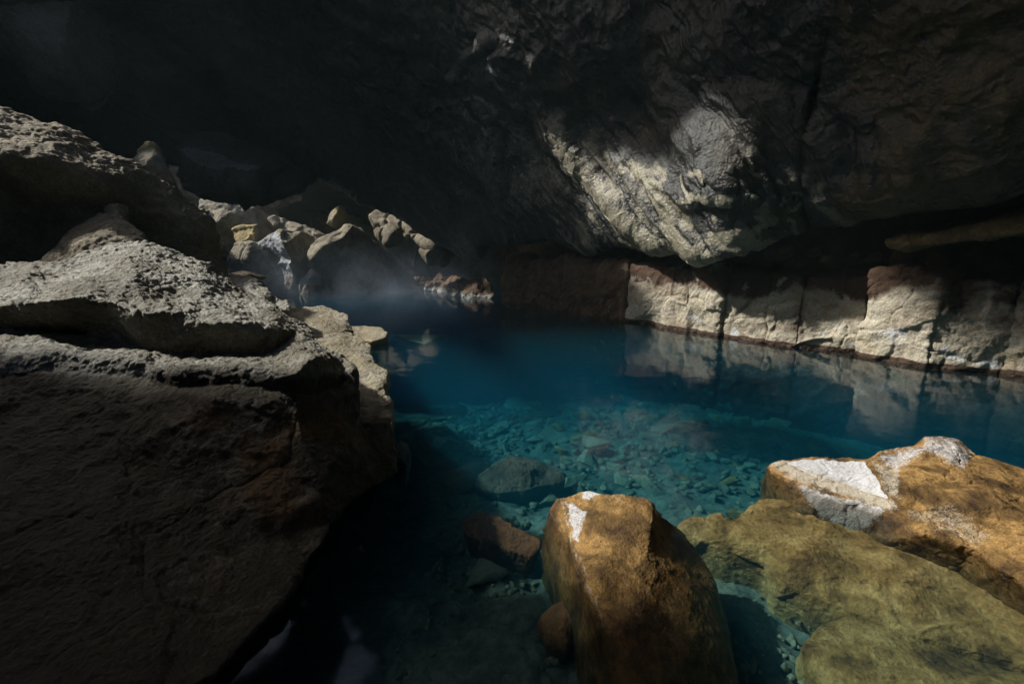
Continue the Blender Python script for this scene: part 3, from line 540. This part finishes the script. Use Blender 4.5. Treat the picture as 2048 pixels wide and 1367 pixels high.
build("rock", lines_cage(rr, rl_, [(1680, 940, None, .07), (1850, 1010, None, .10), (1950, 1030, None, .10)], back=(.1, .25, -.6), shrink=1.0), M['ochre'], "broad ochre foreground rock at the right with a gleaming flat white left end", "rock",
      k0=.014, sm=1, k=.0026, paint=rpaint, amp=.012, sc=5, grit=.0022, gsc=80, cut=.012, cutsc=6, crack=.008, csc=4, stretch=(1, 1.5, 1))

# ------------------------------------------------------------------ submerged slabs and rocks
build("submerged_slab", cage([(1355, 1040, None, -0.15), (1375, 1028, None, -0.15), (1440, 1012, None, -0.13), (1470, 1030, None, -0.13), (1500, 1003, None, -0.10), (1550, 990, None, -0.10), (1700, 1030, None, -0.10), (1900, 1120, None, -0.13), (2300, 1260, None, -0.10), (2300, 1380, None, -0.20), (2050, 1330, None, -0.21), (1900, 1290, None, -0.22), (1800, 1262, None, -0.23), (1680, 1212, None, -0.22),
      (1560, 1165, None, -0.23), (1530, 1120, None, -0.21), (1450, 1100, None, -0.21), (1400, 1082, None, -0.21)], [(1600, 1090, None, -0.12), (1800, 1150, None, -0.12), (1480, 1060, None, -0.13)], back=(0, .05, -.35), shrink=.95), M['olive'],
      "large pale olive slab under water between the ochre centre rock and the right rock", "submerged rock", k0=.02, sm=2, amp=.012, sc=2.4, grit=.007, gsc=24, cut=.03, cutsc=3.5, stretch=(.7, 1.6, 1))
build("submerged_slab", cage([(1600, 1280, None, -0.26), (1640, 1235, None, -0.26), (1700, 1215, None, -0.25), (1800, 1235, None, -0.25), (1950, 1300, None, -0.25), (2200, 1370, None, -0.24), (2300, 1550, None, -0.24), (1900, 1560, None, -0.24), (1700, 1400, None, -0.26), (1620, 1330, None, -0.26)], [(1750, 1300, None, -0.24)], back=(0, .05, -.3), shrink=.95), M['olive'],
      "brown-olive slab under water at the bottom right corner", "submerged rock", k0=.02, sm=2, amp=.014, sc=2.4, grit=.007, gsc=24, cut=.03, cutsc=3.5, stretch=(.7, 1.6, 1))
build("submerged_rock", cage([(985, 925, None, -.42), (1015, 908, None, -.42), (1060, 912, None, -.40), (1100, 925, None, -.42), (1130, 945, None, -.44), (1128, 965, None, -.46), (1080, 970, None, -.46), (1050, 980, None, -.46), (1000, 985, None, -.48), (950, 975, None, -.5), (955, 945, None, -.48)], [(1050, 940, None, -.38)], back=(0, .1, -.35)), M['brown'],
      "broad flat brown rock under water left of the centre rock", "submerged rock", k0=.02, sm=1, amp=.02, sc=6, cut=.02, cutsc=6)
build("submerged_rock", cage([(920, 1040, None, -.28), (945, 1020, None, -.26), (985, 1022, None, -.26), (1085, 1080, None, -.22), (1082, 1098, None, -.24), (1060, 1112, None, -.26), (1000, 1090, None, -.28), (930, 1070, None, -.3)], [(1000, 1050, None, -.22)], back=(0, .05, -.2)), M['redstone'],
      "rusty red-brown bar of rock under water just left of the centre rock", "submerged rock", k0=.02, sm=1, amp=.012, sc=8, cut=.01, cutsc=8)
build("submerged_rock", cage([(1080, 1225, None, -.30), (1105, 1200, None, -.28), (1130, 1188, None, -.26), (1160, 1205, None, -.26), (1155, 1250, None, -.28), (1135, 1300, None, -.30), (1095, 1285, None, -.32), (1078, 1255, None, -.32)], [(1120, 1240, None, -.24)], back=(0, .05, -.2)), M['redstone'],
      "rounded rust-red stone under water against the left flank of the centre rock", "submerged rock", k0=.02, sm=2, amp=.012, sc=8)

# pool bed
def bedz(x, y):
    return -np.clip(.42+.14*np.maximum(0, y-1.9)+.16*np.maximum(0, y-6.5)+.10*np.maximum(0, x-2.5), .4, 2.6)
ys = np.concatenate([np.linspace(-7, 0.6, 20), np.linspace(.65, 9, 420), np.linspace(9.2, 23.5, 90)]); xs = np.concatenate([np.linspace(-13, -2.2, 40), np.linspace(-2.15, 5.5, 420), np.linspace(5.6, 12.5, 30)])
X, Y = np.meshgrid(xs, ys, indexing='ij'); Vb = np.stack([X, Y, bedz(X, Y)], -1).reshape(-1, 3); Fb = grid_faces(len(xs), len(ys))
F1, F2, cid = worley(np.stack([Vb[:, 0]*6, Vb[:, 1]*6, Vb[:, 2]*0+.3], 1)+.4*np.stack([fbm(Vb*5, 2), fbm(Vb*5+4, 2), 0*X.ravel()], 1))
Vb[:, 2] += .10*fbm(Vb*1.3, 5)+.05*((cid % 13)/13-.5)*sstep(0, .15, F2-F1)+.012*fbm(Vb*14, 3)
bed = tag(make_obj("pool_bed", Vb, Fb, M['bed']), kind='structure')

# stones on the bed
def hull_stone(seed, flat=.55, n=16, res=.12, amp=.05, cut=0.0):
    import bmesh
    rs = np.random.RandomState(seed); p = rs.normal(size=(n, 3)); p /= np.linalg.norm(p, axis=1)[:, None]; p *= rs.uniform(.75, 1.1, (n, 1)); p[:, 2] *= flat
    bm = bmesh.new(); [bm.verts.new(v) for v in p]; r = bmesh.ops.convex_hull(bm, input=bm.verts)
    bmesh.ops.delete(bm, geom=[e for e in set(r['geom_interior']+r['geom_unused']) if isinstance(e, bmesh.types.BMVert)], context='VERTS')
    bmesh.ops.triangulate(bm, faces=bm.faces); bm.verts.index_update(); V = np.array([v.co[:] for v in bm.verts]); F = np.array([[v.index for v in f.verts] for f in bm.faces]); bm.free()
    for _ in range(6):
        L = np.linalg.norm(V[F[:, 0]]-V[F[:, 1]], axis=1).max()
        if L < res: break
        V, F = refine(V, F, 0, 1, floor=res, aware=False)
    V = smooth(V, F, 1)
    return relief(V, F, amp, 1.6, seed=seed*3.1, grit=amp*.25, gsc=8, cut=cut, cutsc=1.6), F
protos = []
for s in range(10):
    V, F = hull_stone(s, .28+.16*(s % 3), n=11); protos.append((V, F))
rs = np.random.RandomState(5); meshes = []; placed = []
n_st = 0
while n_st < 298:
    y = 2.1+8.4*rs.rand()**.9; x = rs.uniform(-.5, 3.9) if y < 4 else rs.uniform(-1.3, 3.6)
    r = rs.choice([.045, .07, .10, .14, .20], p=[.22, .32, .26, .14, .06])*(1+.12*(y-2))
    if any((x-a)**2+(y-b)**2 < (.6*(r+c))**2 for a, b, c in placed) or (y < 2.6 and x > .9): continue
    placed.append((x, y, r)); k_ = n_st % 10
    if n_st < 10:
        V, F = protos[k_]; o = make_obj("submerged_stone", V, F, M['stone'] if k_ % 4 else M['olive'], origin=np.zeros(3)); meshes.append(o)
    else: o = meshes[k_].copy(); scn.collection.objects.link(o)
    o.location = (x, y, float(bedz(np.array(x), np.array(y)))+r*.25); o.scale = (r*rs.uniform(.8, 1.3), r*rs.uniform(.8, 1.2), r*.8); o.rotation_euler = (rs.uniform(-.3, .3), rs.uniform(-.3, .3), rs.uniform(0, 6.28))
    tag(o, "angular stone lying among many on the blue-green pool bed", "stone", "stones on the pool bed"); n_st += 1
# fine gravel near the camera
Vs, Fs = [], []; off = 0
gp = [hull_stone(40+i, .8, 13, .6, .03) for i in range(6)]
for i in range(1500):
    y = .95+1.9*rs.rand(); x = rs.uniform(-.5, 2.4); V, F = gp[i % 4]; r = rs.uniform(.008, .03); a = rs.uniform(0, 6.28); c, s = math.cos(a), math.sin(a)
    Q = V*r@np.array([[c, -s, 0], [s, c, 0], [0, 0, 1]]); Vs.append(Q+np.array([x, y, float(bedz(np.array(x), np.array(y)))+.02])); Fs.append(F+off); off += len(V)
for i in range(2600):
    y = 2.3+8.5*rs.rand()**.8; x = rs.uniform(-1.2, 3.9); V, F = gp[i % 6]; r = rs.uniform(.02, .055)*(.7+.12*y); a = rs.uniform(0, 6.28); c, s = math.cos(a), math.sin(a)
    Q = V*r*np.array([1.15, .85, .75])@np.array([[c, -s, 0], [s, c, 0], [0, 0, 1]]); Vs.append(Q+np.array([x, y, float(bedz(np.array(x), np.array(y)))+.02])); Fs.append(F+off); off += len(V)
tag(make_obj("gravel", np.concatenate(Vs), np.concatenate(Fs), M['stone']), "loose gravel and chips of rock scattered over the pool bed", "gravel", kind='stuff')

# ------------------------------------------------------------------ far rocks and hanging rocks
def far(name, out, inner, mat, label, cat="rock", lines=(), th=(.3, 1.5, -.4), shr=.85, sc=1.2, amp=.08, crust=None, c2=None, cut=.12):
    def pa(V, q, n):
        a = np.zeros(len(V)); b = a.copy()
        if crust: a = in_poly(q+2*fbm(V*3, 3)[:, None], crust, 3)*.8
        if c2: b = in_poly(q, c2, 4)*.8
        return {'crust': a, 'crust_or_shade': b}
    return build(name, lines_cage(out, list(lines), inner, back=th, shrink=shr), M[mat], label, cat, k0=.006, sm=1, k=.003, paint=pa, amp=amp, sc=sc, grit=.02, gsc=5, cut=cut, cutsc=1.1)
far("rock", [(400, 398, 16), (440, 398, 16), (512, 414, 16.3), (516, 452, 16), (470, 470, 15.6), (440, 500, 15.4), (380, 500, 15)], [(450, 430, 15.5)], 'far', "tall pale rock at the far left of the back chamber")
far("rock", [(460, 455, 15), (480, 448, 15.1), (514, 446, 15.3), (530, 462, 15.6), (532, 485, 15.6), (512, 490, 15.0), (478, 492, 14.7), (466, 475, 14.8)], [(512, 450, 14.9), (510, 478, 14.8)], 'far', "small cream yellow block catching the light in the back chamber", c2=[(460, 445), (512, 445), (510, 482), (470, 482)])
far("rock", [(455, 520, 14.3), (470, 489, 14.6), (500, 483, 14.8), (545, 487, 15), (566, 500, 15), (575, 530, 14.9), (585, 600, 14.5), (450, 600, 14)], [(500, 490, 14.5), (498, 515, 14.2), (545, 530, 14.4)], 'far', "dark square-shouldered rock at the back left shore with a dim lit corner", lines=[[(500, 488, 14.4), (502, 540, 14.2)]])
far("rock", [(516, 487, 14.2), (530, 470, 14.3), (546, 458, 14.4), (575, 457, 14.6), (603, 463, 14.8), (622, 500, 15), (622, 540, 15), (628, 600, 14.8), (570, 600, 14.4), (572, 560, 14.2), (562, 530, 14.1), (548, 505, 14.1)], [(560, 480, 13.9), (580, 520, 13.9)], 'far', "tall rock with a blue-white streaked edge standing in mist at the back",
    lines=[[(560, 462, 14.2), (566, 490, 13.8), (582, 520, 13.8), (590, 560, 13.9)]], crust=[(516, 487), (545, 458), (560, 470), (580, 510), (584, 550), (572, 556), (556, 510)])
far("rock", [(534, 436, 16.3), (544, 428, 16.4), (575, 443, 16.6), (608, 447, 16.6), (638, 472, 16.3), (625, 490, 16), (600, 480, 15.9), (560, 470, 15.9), (548, 450, 16)], [(590, 460, 16)], 'far', "grey-brown leaning slab above the blue-white streaked rock")
far("rock", [(617, 488, 14.5), (655, 465, 14.8), (690, 447, 15), (706, 449, 15.1), (735, 475, 15.5), (765, 530, 15.6), (772, 600, 15.4), (625, 600, 14.5), (622, 540, 14.3), (618, 510, 14.3)], [(690, 520, 14.6)], 'far', "tan-topped pointed rock with a dark right side at the back of the chamber",
    lines=[[(704, 451, 14.9), (690, 470, 14.6), (655, 485, 14.3), (640, 500, 14.1), (625, 520, 14.1)]])
far("rock", [(602, 556, 14), (615, 548, 14.1), (622, 540, 14.1), (634, 548, 14.1), (636, 560, 14), (638, 600, 13.8), (600, 600, 13.8)], [(620, 556, 13.8)], 'far', "tiny white pointed rock poking out of the mist at the back waterline", crust=[(600, 540), (640, 540), (640, 570), (600, 570)], amp=.04)
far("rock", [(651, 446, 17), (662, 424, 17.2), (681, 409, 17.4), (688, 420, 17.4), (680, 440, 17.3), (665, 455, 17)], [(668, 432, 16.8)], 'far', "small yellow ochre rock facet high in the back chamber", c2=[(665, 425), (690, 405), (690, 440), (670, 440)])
far("rock", [(700, 560, 17.5), (700, 440, 18), (760, 455, 18), (840, 480, 17.5), (860, 560, 17), (860, 600, 17)], [(780, 500, 17)], 'fardark', "dark rock bank at the back shore right of the tan-topped rock")
far("rock", [(560, 460, 19.5), (540, 380, 20), (640, 380, 20), (720, 400, 20), (760, 470, 19.5), (700, 500, 19)], [(640, 430, 18.8)], 'brown', "brown shaded rock pile at the rear of the back chamber")
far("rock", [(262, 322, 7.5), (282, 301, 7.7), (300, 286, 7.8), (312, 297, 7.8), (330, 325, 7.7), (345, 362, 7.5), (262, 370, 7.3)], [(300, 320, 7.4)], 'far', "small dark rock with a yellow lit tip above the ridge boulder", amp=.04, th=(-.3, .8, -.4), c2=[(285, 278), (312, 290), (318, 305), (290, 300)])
# hanging pieces
far("hanging_rock", [(738, 428, 14.0), (765, 440, 13.9), (795, 452, 13.7), (822, 458, 13.6), (832, 476, 13.5), (806, 481, 13.4), (776, 487, 13.4), (757, 468, 13.6)], [(785, 468, 13.3)], 'far', "lit scaly wedge hanging from the ceiling lip above the misty water", "hanging rock", th=(.4, .9, .5), shr=.9, amp=.05, cut=.25, c2=None)
far("hanging_rock", [(828, 480, 13.5), (845, 468, 13.5), (870, 468, 13.4), (884, 485, 13.3), (897, 503, 13.3), (895, 514, 13.2), (862, 503, 13.1), (845, 492, 13.2)], [(868, 488, 13.0)], 'far', "smaller lit wedge hanging right of the scaly one, above the brown waterline rocks", "hanging rock", th=(.4, .8, .4), shr=.9, amp=.05, cut=.25, lines=[[(862, 470, 13.2), (874, 490, 13.0), (890, 508, 13.1)]])
far("hanging_rock", [(842, 500, 13.3), (862, 500, 13.1), (895, 512, 13.1), (888, 528, 13.2), (858, 524, 13.2)], [(866, 512, 12.9)], 'far', "dim grey wedge just below the smaller lit hanging wedge", "hanging rock", th=(.3, .8, .3), shr=.9, amp=.05, cut=.25)
far("hanging_slab", [(345, 292, 9.6), (400, 300, 9.7), (470, 330, 9.8), (515, 338, 9.9), (540, 350, 10), (590, 372, 10.2), (603, 388, 10.2), (560, 402, 10), (522, 406, 9.8), (503, 408, 9.7), (489, 428, 9.6), (474, 412, 9.6), (444, 414, 9.5), (408, 404, 9.4), (372, 380, 9.4), (345, 350, 9.5)],
    [(440, 362, 9.2), (400, 340, 9.2)], 'fardark', "dark jagged slab hanging over the gap to the back chamber", "hanging rock", lines=[[(512, 352, 9.4), (500, 372, 9.3), (450, 378, 9.25), (410, 366, 9.25)]], th=(.1, .9, .5), shr=.95, amp=.10, sc=2, cut=.12, crust=[(360, 300), (430, 305), (520, 340), (500, 348), (440, 340), (385, 325)])  # pale polygon paints light onto the slab's upper face
build("hanging_rock", cage([(-160, -100, 9.9), (180, -100, 10.0), (190, 30, 10.0), (216, 70, 10.0), (220, 110, 10.0), (214, 160, 9.9), (206, 190, 9.9), (150, 208, 9.7), (110, 200, 9.6), (60, 185, 9.6), (30, 130, 9.6), (-40, 100, 9.5), (-160, 80, 9.5)], [(130, 60, 9.0), (120, 140, 9.0), (40, 60, 8.9)], back=(-.3, 1.2, .5), shrink=.9),
      M['redblock'], "dim reddish block of rock hanging in the top left corner above the ridge boulder", "hanging rock", k0=.02, sm=2, amp=.07, sc=2, grit=.02, gsc=12, cut=.06, cutsc=2.5, paint=lambda V, q, n: {'crust': sstep(.2, .6, fbm(V*3, 4))*.3, 'crust_or_shade': 0*V[:, 0]})
build("hanging_rock", cage([(150, 205, 10), (200, 200, 10.1), (212, 188, 10.1), (200, 215, 10.1), (180, 225, 10), (155, 218, 10)], back=(-.1, .3, .1)), M['redblock'], "little rock scrap under the reddish hanging block in the top left", "hanging rock", k0=.02, sm=1, amp=.02, sc=5)
# brown lumpy rocks at the waterline below the lit wedges
lumps = [(848, 565, 16.2, .42), (872, 572, 15.0, .42), (905, 572, 14.6, .50), (932, 585, 13.2, .44), (957, 585, 12.9, .52), (890, 562, 15.8, .55), (912, 588, 13.2, .26), (836, 566, 16.6, .30)]
for i, (px, py, y, r) in enumerate(lumps):
    V, F = hull_stone(60+i, .8, 14, .07, .14, cut=.12); c = P(px, py, y=y); zt = c[2]
    V = V*np.array([r, r, 1.0*r])*1.1; V[:, 2] += np.clip(.25*r, 0, .3); V = V+np.array([c[0], c[1], 0]); o = make_obj("rock", V, F, M['brown'], attrs={'crust': (1-sstep(.0, .22, V[:, 2]+.1*fbm(V*5, 3)))*.8+.3*sstep(.2, .5, fbm(V*4, 3))})
    tag(o, ["brown lumpy rock at the left end of the waterline cluster", "brown rock in the waterline cluster with a white foot", "broad mossy brown rock in the middle of the waterline cluster", "brown overhanging rock at the right front of the waterline cluster", "dark brown rock at the right end of the waterline cluster, touching the ledge",
            "mossy brown rock high at the back of the waterline cluster", "low pale-footed rock in front of the waterline cluster", "smallest rock at the left foot of the waterline cluster"][i], "rock", "brown rocks at the far waterline")
# rounded rocks lying in the gap on top of the ledge
gaps = [(1555, 505, 6.4, .18, "round dark boulder in the gap above the ledge, right of the pointed overhang tip"), (1655, 520, 6.15, .09, "small brown rock on the ledge top below the notch in the overhang"), (1712, 517, 6.0, .13, "pale-faced brown rock perched on the ledge above the tall cracked block"), (1745, 515, 5.9, .10, "little grey rock beside the pale-faced one on the ledge"),
        (1810, 512, 5.7, .15, "rounded brown rock under the left end of the ochre shelf"), (1895, 515, 5.5, .18, "broad smooth dark rock under the middle of the ochre shelf"), (1990, 505, 5.3, .17, "dark rock under the right end of the ochre shelf"), (1625, 505, 6.3, .10, "small dark rock half hidden under the overhang notch")]
for i, (px, py, y, r, lb) in enumerate(gaps):
    V, F = hull_stone(80+i, .75, 14, .08, .07, cut=.06); c = P(px, py, y=y); V = V*r*1.15+c
    tag(make_obj("rock", V, F, M['brown'], attrs={'crust': .25*sstep(.2, .5, fbm(V*6, 3))}), lb, "rock")

# ------------------------------------------------------------------ water and mist
wm = bpy.data.materials.new("pool_water"); wm.use_nodes = True; t = wm.node_tree; t.nodes.remove(t.nodes['Principled BSDF']); out = t.nodes['Material Output']
fr = t.nodes.new('ShaderNodeFresnel'); fr.inputs[0].default_value = 1.33; tr = t.nodes.new('ShaderNodeBsdfTransparent'); gl = t.nodes.new('ShaderNodeBsdfGlossy'); gl.inputs['Roughness'].default_value = 0.06
mx = t.nodes.new('ShaderNodeMixShader'); t.links.new(fr.outputs[0], mx.inputs[0]); t.links.new(tr.outputs[0], mx.inputs[1]); t.links.new(gl.outputs[0], mx.inputs[2]); t.links.new(mx.outputs[0], out.inputs[0])
geo = t.nodes.new('ShaderNodeNewGeometry'); nz = t.nodes.new('ShaderNodeTexNoise'); nz.inputs['Scale'].default_value = 2.2; nz.inputs['Detail'].default_value = 2; t.links.new(geo.outputs['Position'], nz.inputs['Vector'])
bp = t.nodes.new('ShaderNodeBump'); bp.inputs['Strength'].default_value = .12; bp.inputs['Distance'].default_value = .05; t.links.new(nz.outputs[0], bp.inputs['Height']); t.links.new(bp.outputs[0], gl.inputs['Normal'])
va = t.nodes.new('ShaderNodeVolumeAbsorption'); va.inputs['Color'].default_value = (0.02, 0.66, 0.79, 1); va.inputs['Density'].default_value = .95
vs = t.nodes.new('ShaderNodeVolumeScatter'); vs.inputs['Color'].default_value = (0.01, 0.42, 0.66, 1); vs.inputs['Density'].default_value = .115
ad = t.nodes.new('ShaderNodeAddShader'); t.links.new(va.outputs[0], ad.inputs[0]); t.links.new(vs.outputs[0], ad.inputs[1]); t.links.new(ad.outputs[0], out.inputs['Volume'])
x0, x1, y0, y1, zb = -15, 14, -9, 26, -3.6
V = np.array([(x, y, z) for x in (x0, x1) for y in (y0, y1) for z in (zb, 0)], float)
F = np.array([(1, 5, 7, 3), (0, 2, 6, 4), (0, 4, 5, 1), (2, 3, 7, 6), (0, 1, 3, 2), (4, 6, 7, 5)])
wo = make_obj("water", V, F, wm, origin=np.zeros(3)); tag(wo, kind='structure'); wo.data.polygons.foreach_set("use_smooth", np.zeros(6, bool))

mm = bpy.data.materials.new("steam"); mm.use_nodes = True; t = mm.node_tree; t.nodes.remove(t.nodes['Principled BSDF']); out = t.nodes['Material Output']
pv = t.nodes.new('ShaderNodeVolumePrincipled'); pv.inputs['Color'].default_value = (.62, .78, 1.0, 1); pv.inputs['Anisotropy'].default_value = 0.2
geo = t.nodes.new('ShaderNodeNewGeometry'); sx = t.nodes.new('ShaderNodeSeparateXYZ'); t.links.new(geo.outputs['Position'], sx.inputs[0])
r = t.nodes.new('ShaderNodeMapRange'); r.inputs[1].default_value = 0.0; r.inputs[2].default_value = 1.9; r.inputs[3].default_value = 1.0; r.inputs[4].default_value = 0.0; t.links.new(sx.outputs[2], r.inputs[0])
pw = t.nodes.new('ShaderNodeMath'); pw.operation = 'POWER'; pw.inputs[1].default_value = 2.4; t.links.new(r.outputs[0], pw.inputs[0])
ry = t.nodes.new('ShaderNodeMapRange'); ry.inputs[1].default_value = 7.5; ry.inputs[2].default_value = 13; t.links.new(sx.outputs[1], ry.inputs[0])
nz = t.nodes.new('ShaderNodeTexNoise'); nz.inputs['Scale'].default_value = .8; nz.inputs['Detail'].default_value = 4; t.links.new(geo.outputs['Position'], nz.inputs['Vector'])
rx = t.nodes.new('ShaderNodeMapRange'); rx.inputs[1].default_value = -.3; rx.inputs[2].default_value = -3.0; t.links.new(sx.outputs[0], rx.inputs[0])
m0 = t.nodes.new('ShaderNodeMath'); m0.operation = 'MULTIPLY'; t.links.new(rx.outputs[0], m0.inputs[0]); t.links.new(ry.outputs[0], m0.inputs[1])
m1 = t.nodes.new('ShaderNodeMath'); m1.operation = 'MULTIPLY'; t.links.new(pw.outputs[0], m1.inputs[0]); t.links.new(m0.outputs[0], m1.inputs[1])
m2 = t.nodes.new('ShaderNodeMath'); m2.operation = 'MULTIPLY'; t.links.new(m1.outputs[0], m2.inputs[0]); mc = t.nodes.new('ShaderNodeMapRange'); mc.inputs[1].default_value = .40; mc.inputs[2].default_value = .65; mc.inputs[4].default_value = 1.2; t.links.new(nz.outputs[0], mc.inputs[0]); t.links.new(mc.outputs[0], m2.inputs[1])
m3 = t.nodes.new('ShaderNodeMath'); m3.operation = 'MULTIPLY'; m3.inputs[1].default_value = .16; t.links.new(m2.outputs[0], m3.inputs[0]); t.links.new(m3.outputs[0], pv.inputs['Density']); t.links.new(pv.outputs[0], out.inputs['Volume'])
MIST = True
if MIST:
    V = np.array([(x, y, z) for x in (-10, 2.5) for y in (7.5, 20) for z in (.004, 1.9)], float)
    tag(make_obj("steam", V, F, mm, origin=np.zeros(3)), "thin bluish steam hovering over the far water", "steam", kind='stuff')
    bpy.data.objects['steam'].data.polygons.foreach_set("use_smooth", np.zeros(6, bool))
hm = bpy.data.materials.new("haze"); hm.use_nodes = True; t = hm.node_tree; t.nodes.remove(t.nodes['Principled BSDF'])
pv = t.nodes.new('ShaderNodeVolumePrincipled'); pv.inputs['Color'].default_value = (.55, .80, .85, 1); pv.inputs['Density'].default_value = .0016
t.links.new(pv.outputs[0], t.nodes['Material Output'].inputs['Volume'])
HV = np.array([(x, y, z) for x in (-15.5, 14.5) for y in (-9.5, 26.5) for z in (-4.6, 11.5)], float)
tag(make_obj("haze", HV, F, hm, origin=np.zeros(3)), "thin haze filling the cave air", "haze", kind='stuff')
print("VERTS", TOTAL[0])
